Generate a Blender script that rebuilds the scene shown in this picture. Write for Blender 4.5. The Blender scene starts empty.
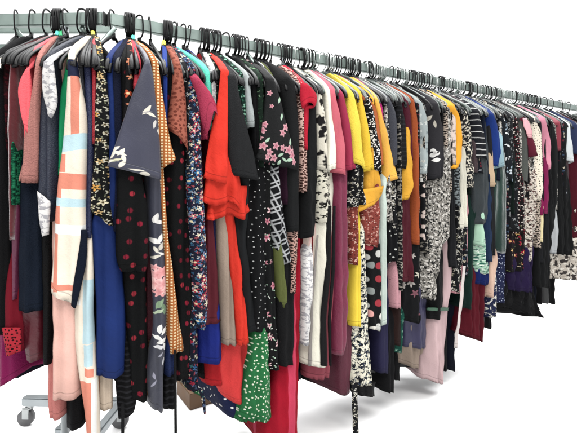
import bpy, bmesh, math, random
import numpy as np
from mathutils import Vector, Matrix

SC = bpy.context.scene
COL = SC.collection
R = math.radians

# ------------------------------------------------------------------ camera
F, CX, HY, CAMZ = 417.0, 288.5, 174.0, 1.10        # focal length and horizon of the view
cam = bpy.data.cameras.new('camera')
cam.sensor_width = 36.0
cam.lens = 36.0 * F / 577.0
cam.shift_y = -(216.5 - HY) / 577.0
cam.clip_start, cam.clip_end = 0.05, 200
cam_o = bpy.data.objects.new('camera', cam)
cam_o.location = (0, 0, CAMZ)
cam_o.rotation_euler = (R(90), 0, 0)
COL.objects.link(cam_o)
SC.camera = cam_o

# ------------------------------------------------------------------ helpers
def link(name, me, mat=None, parent=None, smooth=True):
    o = bpy.data.objects.new(name, me)
    COL.objects.link(o)
    if mat is not None:
        me.materials.clear()
        for m in (mat if isinstance(mat, (list, tuple)) else [mat]):
            me.materials.append(m)
    if smooth and len(me.polygons):
        me.polygons.foreach_set('use_smooth', [True] * len(me.polygons))
    if parent is not None:
        o.parent = parent
    return o

def tag(o, label=None, cat=None, group=None, kind=None):
    for k, v in (('label', label), ('category', cat), ('group', group), ('kind', kind)):
        if v: o[k] = v
    return o

def empty(name, loc):
    o = bpy.data.objects.new(name, None)
    o.empty_display_size = 0.05
    o.location = loc
    COL.objects.link(o)
    return o

def box_bm(bm, c, size, rot=None, bevel=0.0):
    r = bmesh.ops.create_cube(bm, size=1.0)
    vs = r['verts']
    bmesh.ops.scale(bm, vec=size, verts=vs)
    if bevel:
        es = list({e for v in vs for e in v.link_edges})
        g = bmesh.ops.bevel(bm, geom=es, offset=bevel, segments=2, affect='EDGES')
        vs = list({v for f in g['faces'] for v in f.verts} | {v for v in vs if v.is_valid})
    M = Matrix.Translation(c) @ (rot.to_4x4() if rot is not None else Matrix.Identity(4))
    bmesh.ops.transform(bm, matrix=M, verts=vs)

def cyl_bm(bm, a, b, r1, r2=None, n=16):
    a, b = Vector(a), Vector(b)
    d = b - a
    g = bmesh.ops.create_cone(bm, cap_ends=True, segments=n, radius1=r1, radius2=r2 or r1, depth=d.length)
    q = Vector((0, 0, 1)).rotation_difference(d.normalized())
    bmesh.ops.transform(bm, matrix=Matrix.Translation((a + b) / 2) @ q.to_matrix().to_4x4(), verts=g['verts'])

def sweep_bm(bm, path, ra, rb, side=Vector((0, 1, 0)), n=8):
    """flattened tube along path; ra along `side`, rb across it; radii may be lists"""
    path = [Vector(p) for p in path]
    rings = []
    for i, p in enumerate(path):
        t = (path[min(i + 1, len(path) - 1)] - path[max(i - 1, 0)]).normalized()
        w = t.cross(side).normalized()
        a = ra[i] if isinstance(ra, (list, tuple)) else ra
        b = rb[i] if isinstance(rb, (list, tuple)) else rb
        rings.append([bm.verts.new(p + side * (a * math.cos(2 * math.pi * k / n)) + w * (b * math.sin(2 * math.pi * k / n))) for k in range(n)])
    for r0, r1 in zip(rings, rings[1:]):
        for k in range(n):
            bm.faces.new((r0[k], r0[(k + 1) % n], r1[(k + 1) % n], r1[k]))
    bm.faces.new(rings[0][::-1]); bm.faces.new(rings[-1])

def to_me(name, bm):
    bmesh.ops.recalc_face_normals(bm, faces=bm.faces)
    me = bpy.data.meshes.new(name)
    bm.to_mesh(me); bm.free()
    return me

def spline(pts, n=6):
    P = [Vector(p) for p in pts]
    out = []
    for i in range(len(P) - 1):
        p0, p1, p2, p3 = P[max(i - 1, 0)], P[i], P[i + 1], P[min(i + 2, len(P) - 1)]
        for k in range(n):
            t = k / n
            out.append(0.5 * ((2 * p1) + (p2 - p0) * t + (2 * p0 - 5 * p1 + 4 * p2 - p3) * t * t + (3 * p1 - p0 - 3 * p2 + p3) * t ** 3))
    out.append(P[-1])
    return out

# ------------------------------------------------------------------ materials
def lin(h, cap=0.86):
    c = lin0(h, cap)
    if not isinstance(h, str): return c
    l = .3 * c[0] + .6 * c[1] + .1 * c[2]; t = max(0, min(1, (l - .01) / .34)); t = t * t * (3 - 2 * t)
    k = .62 + .42 * t                       # deep dyes are deeper than they look in the bright picture
    return tuple(x * k for x in c)

def lin0(h, cap=0.86):
    if not isinstance(h, str): return tuple(h)
    h = h.lstrip('#')
    c = [int(h[i:i + 2], 16) / 255 for i in (0, 2, 4)]
    c = [x / 12.92 if x <= 0.04045 else ((x + 0.055) / 1.055) ** 2.4 for x in c]
    return tuple(min(x, cap) for x in c)

DYE = 0.5          # cloth is a little darker than its look under the shop lamps
class NT:
    def __init__(s, name):
        s.m = bpy.data.materials.new(name)
        s.m.use_nodes = True
        s.t = s.m.node_tree
        s.bsdf = s.t.nodes['Principled BSDF']
        s._uv = None
    def n(s, typ, **kw):
        nd = s.t.nodes.new(typ)
        for k, v in kw.items(): setattr(nd, k, v)
        return nd
    def put(s, sock, v):
        if v is None: return
        if isinstance(v, bpy.types.NodeSocket): s.t.links.new(v, sock)
        elif isinstance(v, (tuple, list)) and len(v) == 3 and sock.type == 'RGBA': sock.default_value = (*v, 1)
        else: sock.default_value = v
    def math(s, op, a, b=None, c=None):
        nd = s.n('ShaderNodeMath', operation=op)
        for i, v in enumerate((a, b, c)):
            if v is not None: s.put(nd.inputs[i], v)
        return nd.outputs[0]
    def vmath(s, op, a, b=None):
        nd = s.n('ShaderNodeVectorMath', operation=op)
        s.put(nd.inputs[0], a)
        if b is not None: s.put(nd.inputs[1], b)
        return nd.outputs[0]
    def mix(s, f, a, b):
        nd = s.n('ShaderNodeMix', data_type='RGBA')
        s.put(nd.inputs[0], f); s.put(nd.inputs[6], a); s.put(nd.inputs[7], b)
        return nd.outputs[2]
    def uv(s):
        if s._uv is None:
            s._uv = s.n('ShaderNodeUVMap', uv_map='UVMap').outputs[0]
        return s._uv
    def xy(s, v=None):
        nd = s.n('ShaderNodeSeparateXYZ'); s.put(nd.inputs[0], v if v is not None else s.uv())
        return nd.outputs[0], nd.outputs[1]
    def vec(s, x, y):
        nd = s.n('ShaderNodeCombineXYZ'); s.put(nd.inputs[0], x); s.put(nd.inputs[1], y)
        return nd.outputs[0]
    def noise(s, scale, v=None, detail=2.0, rough=0.5):
        nd = s.n('ShaderNodeTexNoise')
        s.put(nd.inputs['Vector'], v if v is not None else s.uv())
        nd.inputs['Scale'].default_value = scale; nd.inputs['Detail'].default_value = detail
        nd.inputs['Roughness'].default_value = rough
        return nd
    def vor(s, scale, v=None, rand=1.0, feature='F1'):
        nd = s.n('ShaderNodeTexVoronoi', voronoi_dimensions='2D', feature=feature)
        s.put(nd.inputs['Vector'], v if v is not None else s.uv())
        nd.inputs['Scale'].default_value = scale; nd.inputs['Randomness'].default_value = rand
        return nd
    def warp(s, v, scale, amt):
        c = s.vmath('SUBTRACT', s.noise(scale, v).outputs['Color'], (0.5, 0.5, 0.5))
        nd = s.n('ShaderNodeVectorMath', operation='SCALE'); s.put(nd.inputs[0], c); nd.inputs[3].default_value = amt
        return s.vmath('ADD', v, nd.outputs[0])
    def pick(s, val, cols):
        nd = s.n('ShaderNodeValToRGB'); r = nd.color_ramp; r.interpolation = 'CONSTANT'
        n = len(cols)
        r.elements[0].position = 0; r.elements[0].color = (*cols[0], 1)
        r.elements[1].position = 1.0 / n if n > 1 else 1; r.elements[1].color = (*cols[min(1, n - 1)], 1)
        for i in range(2, n):
            e = r.elements.new(i / n); e.color = (*cols[i], 1)
        s.put(nd.inputs[0], val)
        return nd.outputs[0]
    def lt(s, a, b, soft=None):
        if soft is None: return s.math('LESS_THAN', a, b)
        nd = s.n('ShaderNodeMapRange'); nd.inputs[1].default_value = b - soft; nd.inputs[2].default_value = b + soft
        nd.inputs[3].default_value = 1; nd.inputs[4].default_value = 0
        s.put(nd.inputs[0], a); return nd.outputs[0]
    def cloth(s, col, rough=0.85, sheen=0.0, weave=0.14, wrinkle=0.55, alpha=None, seed=0.0, hem=0.02):
        v = s.uv()
        x, y = s.xy()
        # dye and fibre variation
        nz = s.noise(9.0, s.vmath('ADD', s.vec(x, s.math('MULTIPLY', y, 0.35)), (seed, seed * 1.7, 0)), 3)
        f = s.n('ShaderNodeMapRange'); s.put(f.inputs[0], nz.outputs[0])
        f.inputs[1].default_value = 0.3; f.inputs[2].default_value = 0.7
        f.inputs[3].default_value = 0.74 * DYE; f.inputs[4].default_value = 1.06 * DYE
        # stitched hem: a thin sunk line a little above the edge
        hd, _ = s.xy(s.n('ShaderNodeUVMap', uv_map='Hem').outputs[0])
        st = s.lt(s.math('ABSOLUTE', s.math('SUBTRACT', hd, hem)), 0.0013, 0.0007)
        hv = s.math('MULTIPLY', f.outputs[0], s.math('MULTIPLY_ADD', st, -0.3, 1.0))
        vm = s.n('ShaderNodeVectorMath', operation='SCALE'); s.put(vm.inputs[0], col); s.put(vm.inputs[3], hv)
        s.put(s.bsdf.inputs['Base Color'], vm.outputs[0])
        s.bsdf.inputs['Roughness'].default_value = rough
        s.bsdf.inputs['Sheen Weight'].default_value = sheen
        s.bsdf.inputs['Sheen Roughness'].default_value = 0.5
        s.bsdf.inputs['Specular IOR Level'].default_value = 0.28 if rough < 0.62 else 0.06
        wr = s.noise(26.0, s.vmath('ADD', s.vec(x, s.math('MULTIPLY', y, 0.3)), (seed * 2.3, seed, 0)), 4, 0.55)
        fine = s.noise(420.0, v, 1)
        h = s.math('ADD', s.math('MULTIPLY', wr.outputs[0], wrinkle), s.math('MULTIPLY', fine.outputs[0], weave))
        mid = s.noise(75.0, s.vmath('ADD', s.vec(s.math('MULTIPLY_ADD', y, 0.5, x), s.math('MULTIPLY', y, 0.55)), (seed, 3.1, 0)), 3, 0.6)
        h = s.math('ADD', h, s.math('MULTIPLY', mid.outputs[0], wrinkle * 0.38))
        h = s.math('SUBTRACT', h, s.math('MULTIPLY', st, 0.12))
        b = s.n('ShaderNodeBump'); b.inputs['Strength'].default_value = 0.7; b.inputs['Distance'].default_value = 0.012
        s.put(b.inputs['Height'], h)
        s.put(s.bsdf.inputs['Normal'], b.outputs[0])
        if alpha is not None: s.put(s.bsdf.inputs['Alpha'], alpha)
        return s.m

_seed = [0.0]
def nt(name):
    _seed[0] += 1.37
    return NT(name)

def solid(name, c, **kw):
    s = nt(name); r = random.Random(name)
    kw.setdefault('weave', r.choice((.05, .1, .2, .35))); kw.setdefault('wrinkle', r.uniform(.4, .9)); kw.setdefault('rough', r.choice((.6, .7, .8, .9)))
    return s.cloth(lin(c), seed=_seed[0], **kw)

def dots(name, bg, cols, cell, rad, rand=0.35, aspect=1.0, keep=1.0, pleat=0.0, **kw):
    s = nt(name); x, y = s.xy()
    v = s.vec(x, s.math('MULTIPLY', y, aspect))
    vo = s.vor(1 / cell, s.vmath('ADD', v, (_seed[0], 0, 0)), rand)
    c = s.n('ShaderNodeSeparateColor'); s.put(c.inputs[0], vo.outputs['Color'])
    m = s.lt(vo.outputs['Distance'], rad, 0.03)
    if keep < 1: m = s.math('MULTIPLY', m, s.math('LESS_THAN', c.outputs[1], keep))
    if pleat:      # print lost inside narrow pressed pleats
        pw = s.math('ADD', x, s.math('MULTIPLY', s.noise(5, s.uv()).outputs[0], pleat * 1.5))
        fr = s.math('FRACT', s.math('DIVIDE', s.math('ADD', pw, 5), pleat))
        m = s.math('MULTIPLY', m, s.math('MULTIPLY_ADD', s.math('GREATER_THAN', fr, 0.22), .75, .25))
    col = s.mix(m, lin(bg), s.pick(c.outputs[0], [lin(k) for k in cols]))
    return s.cloth(col, seed=_seed[0], **kw)

def _flower(s, cell, R0, pal, keep, petals, centre, base, off, amp=0.3, warp=0.0):
    v = s.vmath('ADD', s.uv(), (off, off * 0.6, 0))
    if warp: v = s.warp(v, 1.2 / cell, warp * cell)
    vo = s.vor(1 / cell, v, 0.85)
    c = s.n('ShaderNodeSeparateColor'); s.put(c.inputs[0], vo.outputs['Color'])
    d = s.vmath('SUBTRACT', v, vo.outputs['Position'])
    sx, sy = s.xy(d)
    ang = s.math('ARCTAN2', sy, sx)
    ph = s.math('MULTIPLY', c.outputs[2], 6.28)
    pet = s.math('MULTIPLY_ADD', s.math('COSINE', s.math('MULTIPLY_ADD', ang, petals, ph)), amp, 1 - amp)
    siz = s.math('MULTIPLY_ADD', c.outputs[1], 0.5, 0.6)
    rr = s.math('DIVIDE', vo.outputs['Distance'], s.math('MULTIPLY', pet, siz))
    m = s.math('MULTIPLY', s.lt(rr, R0, 0.04), s.math('LESS_THAN', c.outputs[2], keep))
    fc = s.pick(c.outputs[0], [lin(k) for k in pal])
    shade = s.n('ShaderNodeMapRange'); s.put(shade.inputs[0], rr)
    shade.inputs[1].default_value = 0; shade.inputs[2].default_value = R0; shade.inputs[3].default_value = 0.7; shade.inputs[4].default_value = 1.1
    vm = s.n('ShaderNodeVectorMath', operation='SCALE'); s.put(vm.inputs[0], fc); s.put(vm.inputs[3], shade.outputs[0])
    col = s.mix(m, base, vm.outputs[0])
    if centre:
        m2 = s.math('MULTIPLY', s.lt(vo.outputs['Distance'], R0 * 0.28, 0.03), m)
        col = s.mix(m2, col, lin(centre))
    return col

def floral(name, bg, layers, **kw):
    """layers: (cell, radius, palette, keep, petals, centre)"""
    s = nt(name); col = lin(bg)
    for i, (cell, R0, pal, keep, pet, cen) in enumerate(layers):
        col = _flower(s, cell, R0, pal, keep, pet, cen, col, _seed[0] + i * 3.1, 0.32 if pet > 2 else 0.5, 0.15)
    return s.cloth(col, seed=_seed[0], **kw)

def blotch(name, bg, cols, scale, thr=0.5, stretch=1.0, soft=0.02, **kw):
    s = nt(name); x, y = s.xy(); col = lin(bg)
    for i, c in enumerate(cols):
        nz = s.noise(scale * (1 + 0.35 * i), s.vmath('ADD', s.vec(x, s.math('MULTIPLY', y, stretch)), (_seed[0] + i * 4, 0, i * 5.0)), 2.5, 0.6)
        col = s.mix(s.lt(nz.outputs[0], thr - 0.035 * i, soft), col, lin(c))
    return s.cloth(col, seed=_seed[0], **kw)

def animal(name, bg, spot, cell, **kw):
    s = nt(name)
    v = s.warp(s.vmath('ADD', s.uv(), (_seed[0], 0, 0)), 1.6 / cell, 0.6 * cell)
    vo = s.vor(1 / cell, v, 1.0)
    col = s.mix(s.lt(vo.outputs['Distance'], 0.42, 0.05), lin(bg), lin(spot))
    return s.cloth(col, seed=_seed[0], **kw)

def gingham(name, bg, dot, pitch, rad, **kw):
    s = nt(name); x, y = s.xy()
    a = s.math('ADD', s.math('FRACT', s.math('DIVIDE', s.math('ADD', x, 5.0), pitch)), -0.5)
    b = s.math('ADD', s.math('FRACT', s.math('DIVIDE', y, pitch)), -0.5)
    d = s.math('MAXIMUM', s.math('ABSOLUTE', a), s.math('ABSOLUTE', b))
    return s.cloth(s.mix(s.lt(d, rad, 0.05), lin(bg), lin(dot)), seed=_seed[0], **kw)

def plaid(name, bg, line, pitch, w, **kw):
    s = nt(name); x, y = s.xy()
    p = s.math('ADD', s.math('ADD', x, s.math('MULTIPLY', y, 0.45)), 5); q = s.math('SUBTRACT', y, s.math('MULTIPLY', x, 0.45))
    m = 0.0
    for c in (p, q):
        fr = s.math('FRACT', s.math('DIVIDE', c, pitch))
        for off in (0.3, 0.62):
            k = s.lt(s.math('ABSOLUTE', s.math('SUBTRACT', fr, off)), w, 0.03)
            m = s.math('MAXIMUM', m, k)
    return s.cloth(s.mix(s.math('MULTIPLY', m, 0.8), lin(bg), lin(line)), seed=_seed[0], **kw)

def stripes(name, cols, edges, period, wob=0.0, **kw):
    """vertical bands: edges are fractions of the period where each colour starts"""
    s = nt(name); x, y = s.xy()
    if wob: x = s.math('ADD', x, s.math('MULTIPLY', s.noise(4, s.uv()).outputs[0], wob))
    fr = s.math('FRACT', s.math('DIVIDE', s.math('ADD', x, 5 * period), period))
    nd = s.n('ShaderNodeValToRGB'); r = nd.color_ramp; r.interpolation = 'CONSTANT'
    r.elements[0].position = 0; r.elements[0].color = (*lin(cols[0]), 1)
    r.elements[1].position = edges[1]; r.elements[1].color = (*lin(cols[1]), 1)
    for e, c in zip(edges[2:], cols[2:]):
        k = r.elements.new(e); k.color = (*lin(c), 1)
    s.put(nd.inputs[0], fr)
    return s.cloth(nd.outputs[0], seed=_seed[0], **kw)

def hbands(name, bg, line, pitch, w, **kw):
    s = nt(name); x, y = s.xy()
    yy = s.math('ADD', y, s.math('MULTIPLY', s.noise(14, s.uv()).outputs[0], pitch * 0.4))
    fr = s.math('FRACT', s.math('DIVIDE', yy, pitch))
    return s.cloth(s.mix(s.lt(fr, w, 0.08), lin(bg), lin(line)), seed=_seed[0], **kw)

def motifs(name, bg, items, under=None, **kw):
    """printed shapes placed on the cloth; items in cloth metres:
    ('r',x0,x1,y0,y1,col[,slope]) bands, ('e',x,y,rx,ry,deg,col) leaves, ('f',x,y,r,petals,col,centre) flowers"""
    s = nt(name); col = lin(bg)
    if under: col = under(s, col)
    v0 = s.uv()
    vw = s.warp(v0, 40, 0.006)
    x0_, y0_ = s.xy(); xw, yw = s.xy(vw)
    for it in items:
        if it[0] == 'r':
            _, x0, x1, y0, y1, c = it[:6]; sl = it[6] if len(it) > 6 else 0.0
            yy = s.math('MULTIPLY_ADD', x0_, -sl, y0_)
            m = s.math('MULTIPLY', s.math('MULTIPLY', s.math('GREATER_THAN', x0_, x0), s.math('LESS_THAN', x0_, x1)),
                       s.math('MULTIPLY', s.math('GREATER_THAN', yy, y0), s.math('LESS_THAN', yy, y1)))
            col = s.mix(m, col, lin(c))
        elif it[0] == 'e':
            _, ex, ey, rx, ry, dg, c = it
            dx, dy = s.math('SUBTRACT', xw, ex), s.math('SUBTRACT', yw, ey)
            cs, sn = math.cos(R(dg)), math.sin(R(dg))
            a = s.math('DIVIDE', s.math('ADD', s.math('MULTIPLY', dx, cs), s.math('MULTIPLY', dy, sn)), rx)
            b = s.math('DIVIDE', s.math('SUBTRACT', s.math('MULTIPLY', dy, cs), s.math('MULTIPLY', dx, sn)), ry)
            # pointed leaf: |b| < (1-a^2)
            g = s.math('ADD', s.math('ABSOLUTE', b), s.math('MULTIPLY', a, a))
            col = s.mix(s.lt(g, 1.0, 0.08), col, lin(c))
        else:
            _, ex, ey, r, pet, c, cen = it
            dx, dy = s.math('SUBTRACT', xw, ex), s.math('SUBTRACT', yw, ey)
            d = s.math('SQRT', s.math('ADD', s.math('MULTIPLY', dx, dx), s.math('MULTIPLY', dy, dy)))
            ang = s.math('ARCTAN2', dy, dx)
            pt = s.math('MULTIPLY_ADD', s.math('COSINE', s.math('MULTIPLY', ang, pet)), 0.22, 0.78)
            rr = s.math('DIVIDE', d, s.math('MULTIPLY', pt, r))
            fc = s.mix(s.math('MINIMUM', rr, 1.0), lin(cen), lin(c))
            ring = s.math('MULTIPLY', s.math('SINE', s.math('MULTIPLY', rr, 17)), 0.12)
            fc = s.mix(s.math('MAXIMUM', ring, 0), fc, lin(cen))
            col = s.mix(s.lt(rr, 1.0, 0.06), col, fc)
    return s.cloth(col, seed=_seed[0], **kw)

def plain(name, c, rough=0.4, metal=0.0, noise=0.0, spec=0.5, coat=0.0):
    s = NT(name)
    b = s.bsdf
    co = s.n('ShaderNodeTexCoord').outputs['Object']
    if noise:
        nz = s.noise(noise, co, 4)
        f = s.n('ShaderNodeMapRange'); s.put(f.inputs[0], nz.outputs[0]); f.inputs[3].default_value = 0.75; f.inputs[4].default_value = 1.15
        vm = s.n('ShaderNodeVectorMath', operation='SCALE'); s.put(vm.inputs[0], lin(c)); s.put(vm.inputs[3], f.outputs[0])
        s.put(b.inputs['Base Color'], vm.outputs[0])
        rr = s.n('ShaderNodeMapRange'); s.put(rr.inputs[0], nz.outputs[0]); rr.inputs[3].default_value = rough * 0.7; rr.inputs[4].default_value = min(1, rough * 1.3)
        s.put(b.inputs['Roughness'], rr.outputs[0])
    else:
        s.put(b.inputs['Base Color'], lin(c)); b.inputs['Roughness'].default_value = rough
    b.inputs['Metallic'].default_value = metal
    b.inputs['Specular IOR Level'].default_value = spec
    b.inputs['Coat Weight'].default_value = coat
    return s.m

# ------------------------------------------------------------------ the line of racks
RAILZ = 1.61
RAIL = np.array([(-1.9, 1.43), (-.60, 1.375), (.55, 2.13), (1.27, 2.604), (3.3, 3.939)])
STEP = 0.005
def _resample(P, step):
    seg = np.linalg.norm(np.diff(P, axis=0), axis=1); L = np.concatenate([[0], np.cumsum(seg)])
    t = np.arange(0, L[-1], step)
    return np.stack([np.interp(t, L, P[:, 0]), np.interp(t, L, P[:, 1])], 1)
RAW = _resample(RAIL, STEP)
def _smooth(P, w):
    k = np.ones(w) / w; pad = w // 2
    Q = np.concatenate([2 * P[0] - P[pad:0:-1], P, 2 * P[-1] - P[-2:-pad - 2:-1]])
    return np.stack([np.convolve(Q[:, i], k, 'same') for i in (0, 1)], 1)[pad:pad + len(P)]
CUR = _smooth(_smooth(RAW, 51), 31)
TAN = np.gradient(CUR, axis=0); TAN /= np.linalg.norm(TAN, axis=1)[:, None]
NOR = np.stack([TAN[:, 1], -TAN[:, 0]], 1)
TT = np.arange(len(CUR)) * STEP
def at(t, off=0.0):
    t = np.asarray(t, float); off = np.asarray(off, float)
    c = np.stack([np.interp(t, TT, CUR[:, i]) for i in (0, 1)], -1)
    n = np.stack([np.interp(t, TT, NOR[:, i]) for i in (0, 1)], -1)
    return c + n * off[..., None]
_tab = {}
def t_of(px, off):
    k = round(off, 3)
    if k not in _tab:
        P = at(TT, np.full(len(TT), k)); _tab[k] = CX + F * P[:, 0] / P[:, 1]
    return float(np.interp(px, _tab[k], TT))
def z_of(t, off, y):
    p = at(t, off); return CAMZ + (HY - y) * float(p[1]) / F
def y_of(t, off, z):
    p = at(t, off); return HY - (z - CAMZ) * F / float(p[1])
def scale_at(px, off=0.2):
    return F / float(at(t_of(px, off), off)[1])
def rail_point(t):
    p = at(t, 0.0); i = np.argmin(((RAW - p) ** 2).sum(1)); return RAW[i]

NEAR = 0.205            # how far the near shoulder reaches out from the rail
TIPZ, NECKZ = RAILZ - 0.19, RAILZ - 0.068
def tip_y(px):
    return y_of(t_of(px, NEAR), NEAR, TIPZ)
# ------------------------------------------------------------------ cloth shapes
RNG = random.Random(7)
CLUSTERS = [12, 30, 58, 94, 130, 168, 214, 238, 260, 285, 308, 328, 350, 372]

DROP = [0.0]; SHR = [0.88]
def parse(rows, d):
    out = []
    if d < 0: d *= 1.6
    for tok in rows.split():
        yy, xx = tok.split(':')
        xl, xr = (float(v) for v in xx.split(','))
        if yy == 't':
            out.append([None, None, xl, xr, d])
        else:
            p = [float(v) for v in yy.split('/')]
            out.append([p[0], p[-1], xl, xr, d])
    return out

def levels(rows, step=0.017):
    """rows in picture units -> smooth list of (tL, tR, zL, zR, off) from top to bottom"""
    K = []
    for yl, yr, xl, xr, d in rows:
        off = NEAR + d / 100.0
        tl, tr = t_of(xl, off), t_of(xr, off)
        if yl is None: zl = zr = TIPZ + d * 0.0006 - DROP[0]
        else: zl, zr = z_of(tl, off, yl), z_of(tr, off, yr)
        K.append((tl, tr, zl, zr, off))
    K = np.array(K)
    zc = (K[:, 2] + K[:, 3]) / 2
    s = np.concatenate([[0], np.cumsum(np.maximum(np.abs(np.diff(zc)), 0.004))])
    n = max(5, int(s[-1] / step) + 1)
    u = np.linspace(0, s[-1], n)
    A = np.stack([np.interp(u, s, K[:, i]) for i in range(5)], 1)
    for _ in range(4):
        B = A.copy(); B[1:-1] = (A[:-2] + 2 * A[1:-1] + A[2:]) / 4; A = B
    return A

TMID = t_of(300, NEAR)
class Fold:
    def __init__(s, rng, w, amt):
        lam = max(0.022, min(0.06, w * 0.55))
        s.c = [(amt * k, 2 * math.pi / (lam * l), rng.uniform(0, 6.3), rng.uniform(0, 6.3), rng.uniform(1.2, 3.2)) for k, l in ((1, 1), (.55, .57), (.7, 1.9))]
        s.w = [(amt * rng.uniform(.3, .6), rng.choice((-1, 1)) * rng.uniform(25, 70), rng.uniform(25, 75), rng.uniform(0, 6.3), rng.uniform(4, 11)) for _ in range(3)]
    def __call__(s, x, z):
        v = 0
        for i, (a, k, p, q, m) in enumerate(s.c):
            th = k * x + p + 1.1 * math.sin(m * z + q)
            v = v + a * (np.abs(np.cos(th / 2)) * 2.2 - 1.2 if i != 1 else np.sin(th))   # round ridges, tight valleys
        for a, kx, kz, p, e in s.w:                     # slanting drag wrinkles
            v = v + a * np.sin(kx * x + kz * z + p + 0.8 * math.sin(5 * z + p)) * (0.5 + 0.5 * math.sin(e * z + p))
        return v / 2.0

def loft(name, rings, uvs, mat, parent=None, cap_top=True, hem=None):
    n = len(rings[0]); V = np.concatenate(rings); faces = []
    for i in range(len(rings) - 1):
        a, b = i * n, (i + 1) * n
        for k in range(n):
            k2 = (k + 1) % n
            faces.append((a + k, b + k, b + k2, a + k2))
    if cap_top: faces.append(tuple(range(n)))
    me = bpy.data.meshes.new(name)
    me.from_pydata(V.tolist(), [], faces)
    uvl = me.uv_layers.new(name='UVMap')
    U = np.concatenate(uvs)
    idx = np.empty(len(me.loops), dtype=np.int32); me.loops.foreach_get('vertex_index', idx)
    uvl.data.foreach_set('uv', U[idx].astype(np.float32).ravel())
    zh = np.tile(rings[-2][:, 2], len(rings)); HU = np.stack([V[:, 2] - zh, np.zeros(len(V))], 1); HU[-n:] = 0
    me.uv_layers.new(name='Hem').data.foreach_set('uv', HU[idx].astype(np.float32).ravel())
    uvl.active = True; uvl.active_render = True
    me.update()
    return link(name, me, mat, parent)

def side_uv(P, t):
    """texture coordinates: metres along the rail (continued round the sides) and height"""
    return np.stack([t, P[:, 2]], 1)

def body(name, rows, d, mat, H, rng, fold=0.005, parent=None, dome=True, hemwave=0.006, thick=None):
    L = levels(rows)
    wmax = float((L[:, 1] - L[:, 0]).max())
    K = int(min(44, max(12, wmax / 0.005)))
    a = np.linspace(-1, 1, K + 1)
    fo = Fold(rng, max(wmax, .03), 1.0)
    sway = [rng.uniform(-1, 1) * 0.003 for _ in range(2)] + [rng.uniform(0, 6.3)]
    N0 = at((L[0, 0] + L[0, 1]) / 2, L[0, 4])
    D = H - N0; D /= max(np.linalg.norm(D), 1e-6)
    B = H + D * 0.185
    side = np.array([.12, .3, .55, .8])
    rings, uvs = [], []
    def ring(tl, tr, zl, zr, off, famt, q=0.0, zadd=0.0, narrow=1.0):
        tc, w = (tl + tr) / 2, max((tr - tl) * narrow * SHR[0], 0.008)
        rb = min(0.06, w * 0.68)
        prof = rb * (1 - (1 - np.minimum(np.abs(a), 0.999) ** 2.1) ** (1 / 2.1))
        t = tc + a * w / 2
        z = zl + (zr - zl) * (a + 1) / 2 + zadd
        fa = min(famt * (2.1 + 8 * w), w * 0.24, (.007 if d > .9 else .0048) + .05 * w)
        f = fo(t, float(z.mean())) * fa * (1 - 0.5 * np.abs(a) ** 4)
        P = at(t, off - prof + f)
        N = at(tc, off - rb)
        Hq = H
        if q: P = P + (Hq - N) * q
        Bz = B + (Hq - B) * q
        Nq = N + (Hq - N) * q
        T = P[-1] - P[0]; T = T / max(np.linalg.norm(T), 1e-6)
        hw0 = np.linalg.norm(P[-1] - P[0]) / 2
        hb = min(hw0, 0.011)
        cen = Nq + (Bz - Nq) * side[:, None]
        hw = hb + (hw0 - hb) * (1 - side) ** 1.6
        fs = fo(tc + side * 0.3, float(z.mean()) + 1.7) * fa * 0.6
        RS = cen + T * (hw + fs)[:, None]; LS = cen - T * (hw - fs)[:, None]
        BK = np.stack([Bz + T * hb * .6, Bz - T * hb * .6])
        XY = np.concatenate([P, RS, BK, LS[::-1]])
        zr_, zl_ = z[-1], z[0]; zm = (zr_ + zl_) / 2
        Z = np.concatenate([z, zr_ + (zm - zr_) * side, [zm, zm], (zl_ + (zm - zl_) * side)[::-1]])
        dist = np.linalg.norm(Bz - Nq)
        tt = np.concatenate([t, t[-1] + side * dist, [t[-1] + dist, t[0] - dist], (t[0] - side * dist)[::-1]])
        P3 = np.concatenate([XY, Z[:, None]], 1)
        rings.append(P3); uvs.append(np.stack([tt, Z], 1))
    if dome:
        tl, tr, zl, zr, off = L[0]
        z0 = (zl + zr) / 2; rise = max(NECKZ - z0, 0.02)
        wn = max(tr - tl, 0.008)
        for q, zf in ((.84, 1.0), (.8, .985), (.66, .85), (.5, .68), (.34, .5), (.2, .34), (.1, .2), (.04, .09)):
            k = min(1.0, (0.022 if L[0, 0] < TMID else 0.013) / wn); nar = k + (1 - k) * (1 - q) ** (1.5 if L[0, 0] < TMID else 4)
            ring(tl, tr, zl, zr, off, 0.0022 * (1 - q), q, zf * rise, nar)
    n = len(L)
    for i, (tl, tr, zl, zr, off) in enumerate(L):
        z0 = (L[0, 2] + L[0, 3]) / 2; dz = z0 - (zl + zr) / 2
        ramp = 0.12 + 0.88 * min(1, dz / 0.45)
        sw = sway[0] * math.sin(dz * 5 + sway[2]) + sway[1] * math.sin(dz * 11)
        sw *= min(1, (tr - tl) / .05)
        ring(tl + sw, tr + sw, zl, zr, off, fold * ramp, 0, 0)
    # turned hem
    last = rings[-1].copy(); c = last[:, :2].mean(0)
    wv = fo(uvs[-1][:, 0] * 0.7 + 3, 0.3) * hemwave * 0.5
    rings[-1][:, 2] += wv; last[:, 2] += wv
    last[:, :2] += (c - last[:, :2]) * np.array([0.0, 0.0]) - (last[:, :2] - c) / np.maximum(np.linalg.norm(last[:, :2] - c, axis=1), 1e-6)[:, None] * 0.003
    last[:, 2] += 0.012
    rings.append(last); uvs.append(uvs[-1].copy())
    return loft(name, rings, uvs, mat, parent)

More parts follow.
